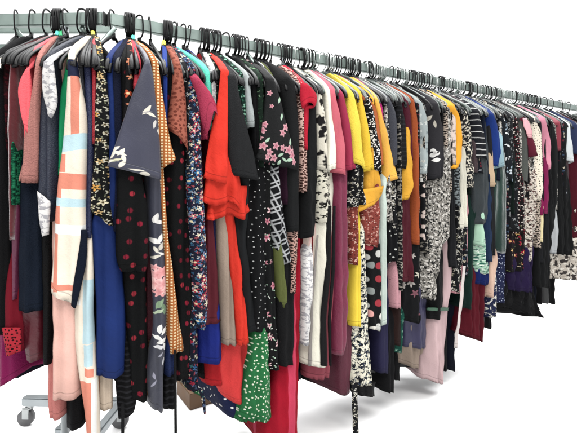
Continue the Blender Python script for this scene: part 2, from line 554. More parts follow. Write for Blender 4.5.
def sleeve(name, rows, d, mat, rng, fold=0.004, parent=None, thick=None, tilt=0.0, H=None, head=False, wave=0.0):
    L = levels(rows, 0.012)
    wmax = float((L[:, 1] - L[:, 0]).max())
    K = int(min(40, max(10, wmax / 0.005)))
    a = np.linspace(-1, 1, K + 1)
    fo = Fold(rng, max(wmax, .03), 1.0)
    rings, uvs = [], []
    n = len(L)
    def ring(tl, tr, zl, zr, off, fa, th, s, inset=0.0, zup=0.0, q=0.0):
        tc, w = (tl + tr) / 2, max(tr - tl, 0.006)
        w -= 2 * inset
        fa = min(fa * 1.7, w * 0.16)
        t = tc + a * w / 2
        prof = th * 0.5 * (1 - np.sqrt(np.maximum(0, 1 - np.abs(a) ** 2.2)))
        f = fo(t, (zl + zr) / 2) * fa
        z = zl + (zr - zl) * (a + 1) / 2 + zup
        P = at(t, off - prof + f - inset)
        ab = a[::-1][1:-1]
        tb = tc + ab * w / 2
        pb = th * (0.5 + 0.5 * np.sqrt(np.maximum(0, 1 - np.abs(ab) ** 2.2)))
        zb = zl + (zr - zl) * (ab + 1) / 2 + zup
        Q = at(tb, off - pb + f[::-1][1:-1] * 0.6 + inset)
        if wave:
            z = z + wave * s ** 2 * np.sin(t * 62 + 1.0) * (1 + .4 * np.sin(t * 27)); zb = zb + wave * s ** 2 * np.sin(tb * 55 + 2.0)
        if tilt:
            z = z + tilt * s ** 3 * (1 - np.abs(a) ** 2)
        if q:
            mv = (H - at(tc, off)) * q; P = P + mv; Q = Q + mv
        rings.append(np.concatenate([np.concatenate([P, Q]), np.concatenate([z, zb])[:, None]], 1))
        uvs.append(np.stack([np.concatenate([t, tb]), np.concatenate([z, zb])], 1))
    if head:
        tl, tr, zl, zr, off = L[0]
        tm, hw = (tl + tr) / 2, (tr - tl) / 2
        for q, zf in ((.55, .68), (.4, .54), (.26, .38), (.13, .22), (.05, .09)):
            k = 1 - 0.45 * q
            ring(tm - hw * k, tm + hw * k, zl, zr, off, fold * .3, max(.02, (thick or .04) * .45), 0, 0, zf * (NECKZ - TIPZ), q)
    for i, (tl, tr, zl, zr, off) in enumerate(L):
        s = i / (n - 1)
        th = (thick or min(0.07, max(0.018, (tr - tl) * 0.45))) * (0.45 + 0.55 * min(1, s * 3))
        ring(tl, tr, zl, zr, off, fold * (0.15 + 0.85 * s), th, s)
    tl, tr, zl, zr, off = L[-1]
    ring(tl, tr, zl, zr, off, fold, th, 1.0, 0.0025, 0.010)
    return loft(name, rings, uvs, mat, parent)

# ------------------------------------------------------------------ hangers
M_BLACKP = plain('black_plastic', '#08080a', 0.44, 0, 30, 0.14)
M_CLEARP = plain('clear_plastic', '#4c5551', 0.3, 0, 0, 0.3, 0)
M_CLEARP.node_tree.nodes['Principled BSDF'].inputs['Transmission Weight'].default_value = 0.15
M_GREYP = plain('grey_plastic', '#313435', 0.3, 0, 30)
M_CREAM = plain('cream_padding', '#e6dccb', 0.9, 0, 60)
M_STEEL = plain('hook_steel', '#8a8f8d', 0.25, 1.0, 0)
MARK = {k: plain('marker_' + k, c, 0.4) for k, c in (('green', '#35a86b'), ('teal', '#57c2b0'), ('yellow', '#d8d24a'), ('white', '#e8ebe8'), ('pink', '#e8b8b4'))}

def arms_me(style):
    bm = bmesh.new()
    Y = Vector((0, 1, 0))
    if style == 'clear':
        p = spline([(-.212, 0, -.2), (-.2, 0, -.176), (-.165, 0, -.15), (-.09, 0, -.105), (-.03, 0, -.07), (0, 0, -.06), (.03, 0, -.07), (.09, 0, -.105), (.165, 0, -.15), (.2, 0, -.176), (.212, 0, -.2)], 4)
        sweep_bm(bm, p, 0.0045, 0.0075, Y, 8)
        sweep_bm(bm, [(-.2, 0, -.178), (-.1, 0, -.186), (.1, 0, -.186), (.2, 0, -.178)], .003, .004, Y, 6)
        sweep_bm(bm, [(0, 0, -.068), (0, 0, -.05)], .006, .008, Y, 8)
    else:
        p = spline([(-.22, 0, -.212), (-.213, 0, -.19), (-.18, 0, -.162), (-.1, 0, -.112), (-.04, 0, -.074), (0, 0, -.056), (.04, 0, -.074), (.1, 0, -.112), (.18, 0, -.162), (.213, 0, -.19), (.22, 0, -.212)], 4)
        m = len(p) // 2
        ra = [0.0035 + 0.003 * min(1, abs(i - m) / m * 1.2) for i in range(len(p))]
        sweep_bm(bm, p, ra, 0.0055, Y, 8)
        sweep_bm(bm, [(0, 0, -.066), (0, 0, -.042)], .0055, .008, Y, 8)
    return to_me('hanger_arms', bm)

def hook_me(r, style):
    bm = bmesh.new()
    p = spline([(0, 0, -.062), (.003, 0, -.048), (.017, 0, -.034), (.0215, 0, -.014), (.021, 0, .012), (.016, 0, .028), (0, 0, .034), (-.016, 0, .028), (-.021, 0, .012), (-.0205, 0, -.012)], 4)
    sweep_bm(bm, p, r, r * (1.3 if style == 'black' else 1), Vector((0, 1, 0)), 8)
    return to_me('hanger_hook', bm)

def mark_me():
    bm = bmesh.new()
    box_bm(bm, Vector((0.003, 0, -.05)), (.028, .0125, .02), None, .003)
    return to_me('size_marker', bm)

HM = {}
for st, am, hm in (('black', M_BLACKP, M_BLACKP), ('clear', M_CLEARP, M_STEEL), ('grey', M_GREYP, M_STEEL), ('cream', M_CREAM, M_STEEL)):
    ame = arms_me('clear' if st == 'clear' else 'black'); ame.materials.append(am)
    hme = hook_me(0.0023 if st == 'black' else 0.0016, st); hme.materials.append(hm)
    for me in (ame, hme): me.polygons.foreach_set('use_smooth', [True] * len(me.polygons))
    HM[st] = (ame, hme)
MM = {}
for k, m in MARK.items():
    me = mark_me(); me.materials.append(m); MM[k] = me

NAMES = {'black': 'black plastic hanger', 'clear': 'clear plastic hanger', 'grey': 'grey plastic hanger', 'cream': 'cream padded hanger'}
def hanger(H, N, style, marker, what):
    r = empty('clothes_hanger', (H[0], H[1], RAILZ))
    d = N - H
    r.rotation_euler = (R(HR.uniform(-7, 7)), R(HR.uniform(-2, 2)), math.atan2(d[1], d[0]))
    tag(r, NAMES[style] + ' holding the ' + what, 'hanger', 'hangers on the rails')
    for nm, me in (('arms', HM[style][0]), ('hook', HM[style][1])):
        o = bpy.data.objects.new(nm, me); COL.objects.link(o); o.parent = r
    if marker:
        o = bpy.data.objects.new('size_marker', MM[marker]); COL.objects.link(o); o.parent = r
        o['label'] = marker + ' size marker'
    return r
HR = random.Random(3)

def y_free(kind, rr, parts):
    return kind in ('blouse', 'top', 'tshirt', 'tunic', 'jacket', 'sweater', 'cardigan') and not parts and rr[0][0] is None and rr[0][2] > 300 and (rr[-1][0] or 0) < 236 and rr[0][3] - rr[0][2] > 4

PLACED = []
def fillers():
    """added dark dresses behind the others, standing in for shade in the gaps"""
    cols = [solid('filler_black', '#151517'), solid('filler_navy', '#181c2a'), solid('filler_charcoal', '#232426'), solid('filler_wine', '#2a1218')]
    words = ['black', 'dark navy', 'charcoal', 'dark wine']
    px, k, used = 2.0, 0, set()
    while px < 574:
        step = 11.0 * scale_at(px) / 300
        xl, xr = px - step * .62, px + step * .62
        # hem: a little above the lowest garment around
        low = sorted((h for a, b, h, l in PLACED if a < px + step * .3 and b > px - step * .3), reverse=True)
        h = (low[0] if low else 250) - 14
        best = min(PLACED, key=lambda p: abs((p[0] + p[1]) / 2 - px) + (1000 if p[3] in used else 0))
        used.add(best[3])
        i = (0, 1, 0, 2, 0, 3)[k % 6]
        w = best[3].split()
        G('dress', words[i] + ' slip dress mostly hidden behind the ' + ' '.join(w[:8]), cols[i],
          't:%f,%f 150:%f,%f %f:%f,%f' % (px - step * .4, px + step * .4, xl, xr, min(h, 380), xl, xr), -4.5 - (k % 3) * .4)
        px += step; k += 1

def wedges():
    """narrow dark and printed pieces squeezed between the wider ones towards the far end"""
    ms = [black_j, black_c, bwflor, blotch('wedge_speckle', '#1d1e21', ['#8f8a80'], 90, .46), navy_d, solid('wedge_charcoal', '#26272a'),
          floral('wedge_floral', '#1b1d24', [(.018, .42, ['#8a8d92', '#7c2f3c', '#4a5f78', '#b5ab98'], .8, 4, None)]), solid('wedge_wine', '#3a1620'),
          animal('wedge_animal', '#b9aa9c', '#2a2523', .008), dots('wedge_dots', '#191a1c', ['#b9b9b4'], .016, .16, .8), solid('wedge_green', '#16241f'), leop]
    ws = ['plain black', 'smooth black', 'black flowered', 'dark speckled', 'midnight navy', 'charcoal', 'dark floral', 'dark wine', 'brown animal print', 'black dotted', 'dark green', 'grey speckled']
    r = random.Random(21); P = sorted((p for p in PLACED if p[0] > 300 and 'hidden' not in p[3]), key=lambda p: p[1])
    px, used = 388.0, set()
    while px < 572:
        sc = scale_at(px) / 220
        w = r.uniform(1.5, 2.7) * sc ** .6
        i = r.randrange(len(ms)); y1 = HY + (r.uniform(-10, 125)) * sc
        b = min(P, key=lambda p: abs(p[1] - px) + (500 if p[3] in used else 0)); used.add(b[3])
        kind = 'dress' if y1 > HY + 60 * sc else 'blouse'
        G(kind, 'narrow ' + ws[i] + ' ' + kind + ' wedged beside the ' + ' '.join(b[3].split()[:8]), ms[i],
          't:%f,%f %f:%f,%f %f:%f,%f' % (px - w, px + w * .4, tip_y(px) + 40 * sc, px - w, px + w, y1, px - w + r.uniform(0, 3) * sc, px + w * 1.5 + r.uniform(0, 4) * sc), r.uniform(.2, 1.7))
        px += r.uniform(4.4, 7.4) * sc ** .8

def spare(px, style):
    t = t_of(px, 0.0); H = rail_point(t); N = at(t, NEAR)
    a = HR.uniform(-.5, .5); d = N - H
    N = H + np.array([d[0] * math.cos(a) - d[1] * math.sin(a), d[0] * math.sin(a) + d[1] * math.cos(a)])
    r = hanger(H, N, style, None, '')
    r['label'] = {'clear': 'empty clear plastic hanger', 'grey': 'empty grey hanger', 'black': 'empty black hanger'}[style] + ' crowded among the others on the rail'
    r['group'] = 'empty ' + style + ' hangers crowded on the rail'

# ------------------------------------------------------------------ one garment with its hanger
COUNT = [0]
def G(kind, label, mat, rows, d=0.0, parts=(), fold=0.005, hook=None, style=None, mark=None, top=None, cat=None, plabel=None):
    COUNT[0] += 1
    rng = random.Random(COUNT[0] * 13 + 5)
    rr = parse(rows, d)
    DROP[0] = rng.choice((-.012, -.009, -.005, .006)) if rr[0][2] < 300 else rng.uniform(-.004, .016)
    SHR[0] = (.97 if parts else .93) if rr[0][2] < 320 else .84
    if y_free(kind, rr, parts):
        # loose sleeve: narrow at the shoulder, wider and slanting at its hem
        a, b = rr[0], rr[-1]
        m, w = (a[2] + a[3]) / 2, (a[3] - a[2]) * .68
        a[2], a[3] = m - w / 2, m + w / 2
        w = b[3] - b[2]
        if b[0] == b[1]:
            k = rng.choice((1, 1, 1, -.5)); b[0] -= .28 * w * k; b[1] += .2 * w * k
        b[2] -= w * .10; b[3] += w * .07
    y0 = rr[0][0]
    cx = (rr[0][2] + rr[0][3]) / 2
    if y0 is not None:
        if top is None: top = cx
        if y0 > tip_y(top) + 6:
            w = 8.0 * scale_at(top) / 300
            ym = min(y0 - 3, y0 * 0.75 + tip_y(top) * 0.25)
            xl, xr = rr[0][2], rr[0][3]
            pre = [[None, None, top - w / 2, top + w / 2, d - 3.5]]
            if y0 - 34 > tip_y(top) + 20:
                pre += [[y0 - 34, y0 - 34, xl, xr, d - 3.0]]
            rr = pre + rr
    t0 = (t_of(rr[0][2], NEAR) + t_of(rr[0][3], NEAR)) / 2
    N = at(t0, NEAR)
    # the hook sits on the rail, hooks bunch together on the left racks
    px_h = CX + F * float(at(t0, 0.0)[0]) / float(at(t0, 0.0)[1])
    if hook is None:
        c = min(CLUSTERS, key=lambda v: abs(v - px_h))
        hook = px_h + ((c - px_h) * (rng.uniform(.72, .92) if px_h < 190 else rng.uniform(.3, .6)) if abs(c - px_h) < 24 else 0)
    th = t_of(hook, 0.0)
    th = t0 + max(-.085, min(.085, th - t0))
    H = rail_point(th)
    if style is None: style = 'black' if px_h < 290 else rng.choice(['clear', 'black', 'grey', 'black', 'clear'])
    if parts:
        root = empty(kind, (float(H[0]), float(H[1]), 0)); M0 = Matrix.Translation(root.location).inverted()
        b = body({'dress': 'dress_body', 'skirt': 'skirt_body', 'trousers': 'trouser_body'}.get(kind, 'bodice'), rr, d, mat, H, rng, fold)
        kids = [b]
        for p in parts:
            nm, prow, pd, pm = p[:4]; kw = p[4] if len(p) > 4 else {}
            lab = kw.pop('label', None) if kw else None
            pr = parse(prow, pd)
            o = sleeve(nm, pr, pd, pm or mat, rng, H=H, head=pr[0][0] is not None and pr[0][0] < tip_y((pr[0][2] + pr[0][3]) / 2) + 10 and 'sleeve' in nm or nm == 'ruffle' and pr[0][0] < 90, **kw)
            if lab: o['label'] = lab
            kids.append(o)
        for o in kids:
            o.data.transform(M0); o.parent = root
    else:
        root = body(kind, rr, d, mat, H, rng, fold)
    tag(root, label, cat or kind.replace('_', ' '))
    PLACED.append((rr[-1][2], rr[-1][3], max(rr[-1][0], rr[-1][1]), label))
    hanger(H, N, style, mark, ' '.join(label.replace(' slip dress mostly hidden behind', ' dress behind').split()[:11]))
    return root
# ------------------------------------------------------------------ racks, floor, cartons, light
M_RAIL = plain('mint_grey_enamel', '#77847f', 0.34, 0.6, 22, 0.5)
M_CHROME = plain('brushed_steel', '#83888a', 0.34, 1.0, 14)
M_RUBBER = plain('grey_tyre', '#58585a', 0.6, 0, 40)
M_DARKC = plain('caster_grey', '#8d9090', 0.35, 0.7, 20)
M_CARD = plain('kraft_card', '#6b5038', 0.9, 0, 25)
M_TAPE = plain('packing_tape', '#8f8068', 0.35, 0, 20)
M_CAP = plain('end_cap', '#2d302f', 0.5)

def rack(i, label, post_t, base):
    a, b = RAIL[i], RAIL[i + 1]
    L = float(np.linalg.norm(b - a)); mid = (a + b) / 2
    root = empty('clothes_rack', (float(mid[0]), float(mid[1]), 0))
    root.rotation_euler = (0, 0, math.atan2(b[1] - a[1], b[0] - a[0]))
    tag(root, label, 'clothes rack', 'clothes racks standing end to end')
    h = L / 2 - 0.003
    bm = bmesh.new(); box_bm(bm, Vector((0, 0, RAILZ)), (2 * h - .012, .022, .042), None, .004)
    link('rail', to_me('rail', bm), M_RAIL, root, False)
    for s in (-1, 1):
        bm = bmesh.new(); box_bm(bm, Vector((s * (h - .003), 0, RAILZ)), (.006, .024, .044), None, .002)
        link('end_cap', to_me('end_cap', bm), M_CAP, root, False)
    x = (post_t - .5) * L
    bm = bmesh.new(); cyl_bm(bm, (x, 0, .125), (x, 0, RAILZ - .0255), .012)
    link('post', to_me('post', bm), M_CHROME, root)
    dep = .43 if base else .30
    bm = bmesh.new(); box_bm(bm, Vector((x, (dep - .03) / 2 - .002, .108)), (.036, dep - .01, .034), None, .005)
    link('foot', to_me('foot', bm), M_CHROME, root, False)
    spots = [(x, .05), (x, dep - .03)]
    if base:
        x0, x1 = base
        bm = bmesh.new(); box_bm(bm, Vector(((x0 + x1) / 2, dep, .108)), (x1 - x0, .036, .036), None, .004)
        link('base_bar', to_me('base_bar', bm), M_CHROME, root, False)
        spots = [(x, .05), (x0 + .03, dep), (x1 - .03, dep)]
    for x_, y in spots:
        bm = bmesh.new()
        cyl_bm(bm, (x_, y, .0905), (x_, y, .074), .014)
        for q in (-1, 1): box_bm(bm, Vector((x_ - .012, y + q * .0155, .058)), (.03, .003, .05), None, .001)
        box_bm(bm, Vector((x_ - .008, y, .078)), (.03, .034, .006), None, .001)
        c = link('caster', to_me('caster', bm), M_DARKC, root, False)
        bm = bmesh.new(); cyl_bm(bm, (x_ - .018, y - .012, .035), (x_ - .018, y + .012, .035), .035, n=28)
        link('wheel', to_me('wheel', bm), M_RUBBER, c, True)
    # stiffening bar and braces under the rail
    bm = bmesh.new(); box_bm(bm, Vector((0, .06, RAILZ - .07)), (2 * h - .08, .012, .022), None, .003)
    link('under_bar', to_me('under_bar', bm), M_RAIL, root, False)
    for s in (-1, 1):
        bm = bmesh.new(); sweep_bm(bm, [(s * (h - .08), .06, RAILZ - .056), (s * (h - .08), .0, RAILZ - .027)], .008, .008, Vector((1, 0, 0)))
        link('brace', to_me('brace', bm), M_RAIL, root)
        bm = bmesh.new(); sweep_bm(bm, [(x + s * .012, 0, RAILZ - .2), (x + s * .17, .0, RAILZ - .028)], .008, .008)
        link('brace', to_me('brace', bm), M_RAIL, root)

def stage():
    bm = bmesh.new()
    bmesh.ops.create_grid(bm, x_segments=1, y_segments=1, size=25)
    s = NT('white_floor'); b = s.bsdf
    co = s.n('ShaderNodeTexCoord').outputs['Object']
    nz = s.noise(3.0, co, 3); rg = s.n('ShaderNodeMapRange'); s.put(rg.inputs[0], nz.outputs[0]); rg.inputs[3].default_value = .45; rg.inputs[4].default_value = .6
    b.inputs['Base Color'].default_value = (.93, .93, .93, 1); s.put(b.inputs['Roughness'], rg.outputs[0]); b.inputs['Specular IOR Level'].default_value = .2
    tag(link('floor', to_me('floor', bm), s.m, None, False), kind='structure')
    racks = [('clothes rack at the left end with a steel base bar and caster on the floor', .892, (0, 1)),
             ('clothes rack between the dotted dresses and the black and white floral maxi dress', .5, None),
             ('clothes rack above the speckled dress and the mauve gown', .40, None),
             ('clothes rack above the vivid blue top and the cream dotted blouse at the right end', .93, None)]
    a, b = RAIL[0], RAIL[1]; L0 = float(np.linalg.norm(b - a))
    for i, (l, pt, bs) in enumerate(racks):
        rack(i, l, pt, (-1.18 + 1.25, -.70 + 1.25) if bs else None)
    r = empty('clothes_rack', (-1.06, 1.80, 0)); tag(r, 'second thin metal rail standing behind the left end of the front rail', 'clothes rack')
    bm = bmesh.new(); box_bm(bm, Vector((0, 0, 1.725)), (.62, .02, .036), None, .004); link('rail', to_me('rail', bm), M_RAIL, r, False)
    bm = bmesh.new(); cyl_bm(bm, (.10, 0, .03), (.10, 0, 1.706), .011); link('post', to_me('post', bm), M_CHROME, r)
    bm = bmesh.new(); box_bm(bm, Vector((.10, .1, .015)), (.05, .3, .03), None, .005); link('foot', to_me('foot', bm), M_CHROME, r, False)
    # cartons on the floor
    def carton(c, size, ang, label, mat=M_CARD):
        r = empty('cardboard_box', c); r.rotation_euler = (0, 0, ang); tag(r, label, 'cardboard box')
        bm = bmesh.new(); box_bm(bm, Vector((0, 0, size[2] / 2)), size, None, .003)
        link('box_body', to_me('box_body', bm), mat, r, False)
        bm = bmesh.new(); box_bm(bm, Vector((0, 0, size[2] + .0006)), (size[0] - .01, .05, .001)); box_bm(bm, Vector((0, -size[1] / 2 - .0006, size[2] * .5)), (.05, .001, size[2] * .9))
        link('tape', to_me('tape', bm), M_TAPE, r, False)
    carton((-.335, 2.13, 0), (.42, .18, .075), math.atan2(.17, .25), 'long flat brown cardboard box lying on the floor')
    carton((-.50, 2.13, 0), (.10, .16, .14), R(20), 'small upright brown cardboard box behind the flat box')
    # light: even white room light, added panel whitening the floor, ceiling strip
    w = bpy.data.worlds.new('World'); SC.world = w; w.use_nodes = True
    bg = w.node_tree.nodes['Background']; bg.inputs[0].default_value = (1, 1, 1, 1); bg.inputs[1].default_value = WORLD
    def lamp(name, label, loc, aim, size, watts, col=(1, 1, 1)):
        l = bpy.data.lights.new(name, 'AREA'); l.shape = 'RECTANGLE'; l.size, l.size_y = size; l.energy = watts; l.color = col
        o = bpy.data.objects.new(name, l); o.location = loc
        o.rotation_euler = (Vector(aim) - Vector(loc)).to_track_quat('-Z', 'Y').to_euler(); COL.objects.link(o)
        tag(o, label, 'lamp')
    lamp('overhead_lamp', 'large added light panel that whitens the floor', (1.3, 2.3, 4.6), (1.3, 2.3, 0), (7.5, 5.0), LAMP_BACK)  # added overhead panel, lifts the floor to white
    lamp('overhead_lamp', 'narrow strip ceiling lamp in front of the rails', (-.3, -.1, 2.9), (.3, 1.8, 1.0), (2.6, .5), LAMP_FRONT, (1, .985, .96))
    SC.view_settings.view_transform = 'Standard'; SC.view_settings.look = 'None'
    SC.view_settings.exposure = EXPO; SC.view_settings.gamma = 1
    SC.cycles.max_bounces = 6; SC.cycles.diffuse_bounces = 3; SC.cycles.transmission_bounces = 4
    SC.cycles.use_denoising = True
WORLD, LAMP_BACK, LAMP_FRONT, EXPO = 1.25, 1000.0, 92.0, 0.0
# ------------------------------------------------------------------ prints placed by hand
def mp(px, py, d):
    o = NEAR + d / 100; t = t_of(px, o); return t, z_of(t, o, py)
def rx(d, x0, x1, y0, y1, c, slope=0.0):
    a, za = mp(x0, y1, d); b, zb = mp(x1, y0, d)
    return ('r', a, b, za - slope * a, zb - slope * a, c, slope)
def el(d, x, y, r1, r2, deg, c):
    t, z = mp(x, y, d); k = scale_at(x, NEAR + d / 100); return ('e', t, z, r1 / k, r2 / k, deg, c)
def fl(d, x, y, r, n, c, cen):
    t, z = mp(x, y, d); k = scale_at(x, NEAR + d / 100); return ('f', t, z, r / k, n, c, cen)

CR, CO, BL, WH = '#e9ddcc', '#d98a75', '#b9d3da', '#f1efec'
tunic_m = motifs('block_print_crepe', CR, [
    rx(3, 60, 86, 60, 76, '#2c3350'), rx(3, 70.5, 79, 76, 138, CO), rx(3, 50, 90, 138, 154, BL, .25), rx(3, 55, 65, 154, 172, CO),
    rx(3, 50, 90, 172, 188, CO, -.12), rx(3, 50, 61, 186, 200, CO), rx(3, 50, 90, 197, 206, BL, -.12), rx(3, 50, 60, 206, 224, CO),
    rx(3, 46, 90, 223, 234, WH, -.12), rx(3, 52.5, 58, 234, 292, CO), rx(3, 40, 74, 280, 287, CO, -.3)], rough=.7, weave=.08)
maxi_m = motifs('block_print_chiffon', CR, [
    rx(.5, 82, 93, 280, 345, BL), rx(.5, 83, 92, 345, 368, BL), rx(.5, 84, 93, 368, 377, CO, -.4), rx(.5, 76, 91, 381, 470, CO, -.2), rx(.5, 91, 96, 380, 470, WH),
    rx(.5, 70, 80, 300, 306, WH)], rough=.75, weave=.08)
slate, cream_l = '#3f4157', '#d8d2c4'
cape_m = motifs('slate_satin_with_leaves', slate, [
    el(4.5, 147, 110, 6, 1.6, 60, cream_l), el(4.5, 150, 114, 6, 1.5, -28, cream_l), el(4.5, 147.5, 112, 4, .6, 10, '#8d8b92'),
    el(4.5, 155, 124, 4.5, 1.3, 80, '#c4c0bb'), el(4.5, 160, 131, 3.5, 1.4, 100, cream_l),
    el(4.5, 113, 149, 5, 1.7, 35, cream_l), el(4.5, 118, 153, 6, 1.6, -25, cream_l), el(4.5, 111, 155, 5, 1.6, 70, cream_l), el(4.5, 121, 152, 4.5, 1.6, 60, cream_l),
    el(4.5, 124, 158, 4, 1.4, -70, cream_l), el(4.5, 115, 160, 5, 1.2, 15, '#c8c6a8'), el(4.5, 122, 164, 4.5, 1.7, 65, cream_l), el(4.5, 109, 161, 3, 1.3, 40, cream_l),
    el(4.5, 137, 170, 6, .9, -14, cream_l), el(4.5, 145, 174, 4, 2, -14, cream_l)], rough=.5, sheen=.05, weave=.05, wrinkle=.2)
dk = '#272a3b'
peony = []
for i, (x, y, r) in enumerate([(158, 275, 7), (163, 272, 6), (156, 284, 6.5), (163, 284, 7), (160, 292, 5.5), (166, 291, 4.5), (155, 268, 4)]):
    peony.append(fl(1, x, y, r, 5 + i % 3, ['#e7b6b4', '#dfa09f', '#eec9c2'][i % 3], '#c77f80'))
slate_m = motifs('slate_floral_satin', '#33364a', peony + [
    el(1, 156, 218, 5, 2.4, 70, '#dcdad6'), el(1, 159, 222, 4.5, 2.2, -15, '#dcdad6'), el(1, 155, 241, 5.5, 2.4, -35, '#dcdad6'), el(1, 161, 238, 5, 2, 75, '#e5e3de'),
    el(1, 162, 246, 5, 2, 60, '#bdb9ae'), el(1, 156, 250, 4, 1.6, 110, '#cfcabd'), el(1, 156, 257, 4.5, 1.5, 20, '#cfcabd'), el(1, 162, 254, 4, 1.2, -30, '#d6d4cf'),
    el(1, 160, 304, 6, 2.4, 60, '#7f9a78'), el(1, 164, 309, 6, 2.2, 100, '#6c8a6b'), el(1, 159, 312, 4.5, 1.6, 30, '#a7b79a'),
    el(1, 160, 329, 5, 2, 80, '#e4e3df'), el(1, 165, 331, 4.5, 2, 40, '#e4e3df'), el(1, 158, 338, 4.5, 1.8, -40, '#e4e3df'), el(1, 163, 341, 5, 2, 20, '#e4e3df'),
    el(1, 160, 347, 5, 1.8, -15, '#d6d6d8'), el(1, 165, 347, 4.5, 1.6, 100, '#e4e3df'), el(1, 164, 362, 4, 1.1, 80, '#c9c9cf'), el(1, 161, 355, 3, 1, 50, '#9a9aa8'),
    el(1, 154, 376, 4, 1.0, 100, '#8f8f9f'), el(1, 154, 384, 4, 1.0, 60, '#8f8f9f')], rough=.55, sheen=.05, weave=.06)
blk = '#1b1b1d'
bl_items = []
for x, y, r in [(270, 93, 3), (283, 133, 4), (287, 127, 4.2), (264, 146, 4.5), (270, 152, 4.2), (276, 146, 4.2), (268, 157, 3.5), (274, 158, 4), (283, 148, 3.6), (289, 150, 5), (293, 155, 4.6), (296, 148, 4), (264, 130, 3.6), (266, 124, 3.4), (262, 137, 3), (295, 162, 3.6), (272, 106, 2.2)]:
    bl_items.append(fl(4, x, y, r, 5, '#d9a7ae', '#b05a70'))
for x, y, g in [(281, 155, 20), (285, 160, -30), (279, 163, 60), (268, 140, 40), (291, 142, 80), (280, 100, 70), (282, 117, 80), (290, 160, 10)]:
    bl_items.append(el(4, x, y, 4, 1.5, g, '#a9c4ad'))
blossom_m = motifs('black_blossom_crepe', '#232425', bl_items, rough=.7)

# frequently used cloths
black_j = solid('black_jersey', '#1c1c1e'); black_c = solid('black_crepe', '#171719', rough=.7); charcoal = solid('charcoal_crepe', '#2a2b2d', rough=.75)
black_k = solid('black_knit', '#202022', weave=.5, rough=.95)
navy_d = solid('midnight_navy', '#1a2234'); berry = solid('berry_satin', '#8c1f4a', rough=.55, sheen=.05)
mustard = solid('mustard_crepe', '#d9a13a', rough=.75); yellow = solid('lemon_jersey', '#f0d552'); burg = solid('burgundy_ponte', '#5e2530')
reddot = dots('black_pleat_red_dots', '#141516', ['#96253a', '#7d1f30', '#a8323f'], .03, .17, .75, .7, keep=.92, pleat=.0085)
pol = solid('coral_red_chiffon', '#d8403f', rough=.7); rose = solid('rose_pink_crepe', '#cf6a77')
lace_w = blotch('white_lace', '#e2e0de', ['#a9a8ac'], 85, .47)
multi = floral('multicolour_ditsy', '#262a3e', [(.011, .5, ['#7f93b8', '#c6bfa9', '#b0595f', '#3f6e92', '#8f9aa8'], .9, 4, None), (.026, .42, ['#b8324a', '#3d7bb0', '#d8d2c2', '#27507c', '#c56a78'], .75, 5, '#e3d7b0'), (.009, .3, ['#d9d4c8', '#a34a55', '#4f88a8'], .6, 3, None)], weave=.1)
multi2 = floral('dark_multicolour_ditsy', '#1f2233', [(.012, .45, ['#5c6e90', '#b9b39f', '#a5434f', '#3f6e72'], .8, 4, None), (.024, .38, ['#a82f45', '#3a6a9a', '#cfc9b8'], .5, 5, None)])
BW = dict(rough=.8)
leop = blotch('speckled_black_white', '#d5d1ca', ['#2a2a2b', '#8c8881'], 95, .52, .7, .03)
bwbig = blotch('cream_black_floral', '#e3dfcc', ['#20242c', '#2b3040', '#5f6f86'], 62, .455, 1, .02)
bwleaf = floral('black_white_leaf', '#1d1e20', [(.016, .46, ['#e6e3dc', '#d3d0c9'], .85, 2, None), (.011, .36, ['#eceae4'], .5, 3, None)])
bwflor = floral('black_white_flower', '#1c1d20', [(.022, .42, ['#d8d5cc', '#b8b3a4', '#e4e0d4'], .8, 5, '#3c3a34'), (.012, .34, ['#9c9684', '#d2cfc6'], .55, 3, None)])

# ------------------------------------------------------------------ the garments, left to right
# far left
G('dress', 'black jersey dress hanging at the far left edge', black_j, 't:-10,-1 200:-10,6 335:-10,6', 0)
G('dress', 'dark maroon lace dress right beside the leftmost black dress', blotch('maroon_lace', '#2a1114', ['#571a23'], 60, .5), 't:2,8 130:0,10 180:0,11 335:-6,14', -1, style='cream')
G('blouse', 'crimson velvet blouse tapering to a narrow point', solid('crimson_velvet', '#6d1420', sheen=.5), 't:9,15 115:5,17 160:7,14 240:9,12', 1)
G('top', 'emerald sequinned top showing as a thin green strip', dots('emerald_sequins', '#0f5c41', ['#2f8a62', '#0b3a29'], .006, .4), '150:10.5,13 205:11,13', 1.5)
G('blouse', 'bright coral pink blouse with wide open sleeve', solid('coral_pink', '#e8626a', rough=.7), 't:26,30 124:22,30 176:24,30', 0, [
    ('sleeve', '69:25,29 78:20,30 88:14,31 100:17,31 124:22,30 131/134:24,29', 2.5, None, dict(fold=.006))])
G('blouse', 'dusty rose chenille blouse with long straight sleeve', solid('dusty_rose_chenille', '#b98078', weave=.6, rough=.95), 't:35,40 120:24,36 150:20,36 181/184:17,35', 2.5, mark='green')
G('dress', 'plum satin slip dress showing as a narrow strip', solid('plum_satin', '#7a2f52', rough=.5), '180:11.5,17 245:11,16.5 300:12,14', 0)
G('coat', 'midnight navy long coat with a straight hem', solid('navy_wool', '#1c2637', weave=.4), '182:15,37 250:12,39 311/313:11,41', 0, top=25, mark='teal')
G('dress', 'navy dress with white lace cap sleeve and lace hem', solid('ink_navy', '#232c42'), 't:43,52 85:39,56 115:36.5,57 160:36,58 200:36,55 212:36.5,52 222:40,48', 1.2, [
    ('lace_sleeve', '61:43,53 75:40,54 92:41,56 108:45,57.5 113/118:46,50', 3.8, lace_w, dict(fold=.005)),
    ('lace_hem', '191/202:36,50 214:36.5,49 237/235:41,47', 2.3, lace_w, dict(fold=.006))])
G('trousers', 'slim black trousers hanging left of the blush skirt', black_c, '236:35,50 300:39,49 366:41.5,47.5', -1)
G('dress', 'magenta dress with ruffled hem at the left end', solid('magenta_crepe', '#98205f', rough=.7), '330:-8,22 356:-8,24 370:-8,24 391/376:-8,22', -3, fold=.010, top=6)
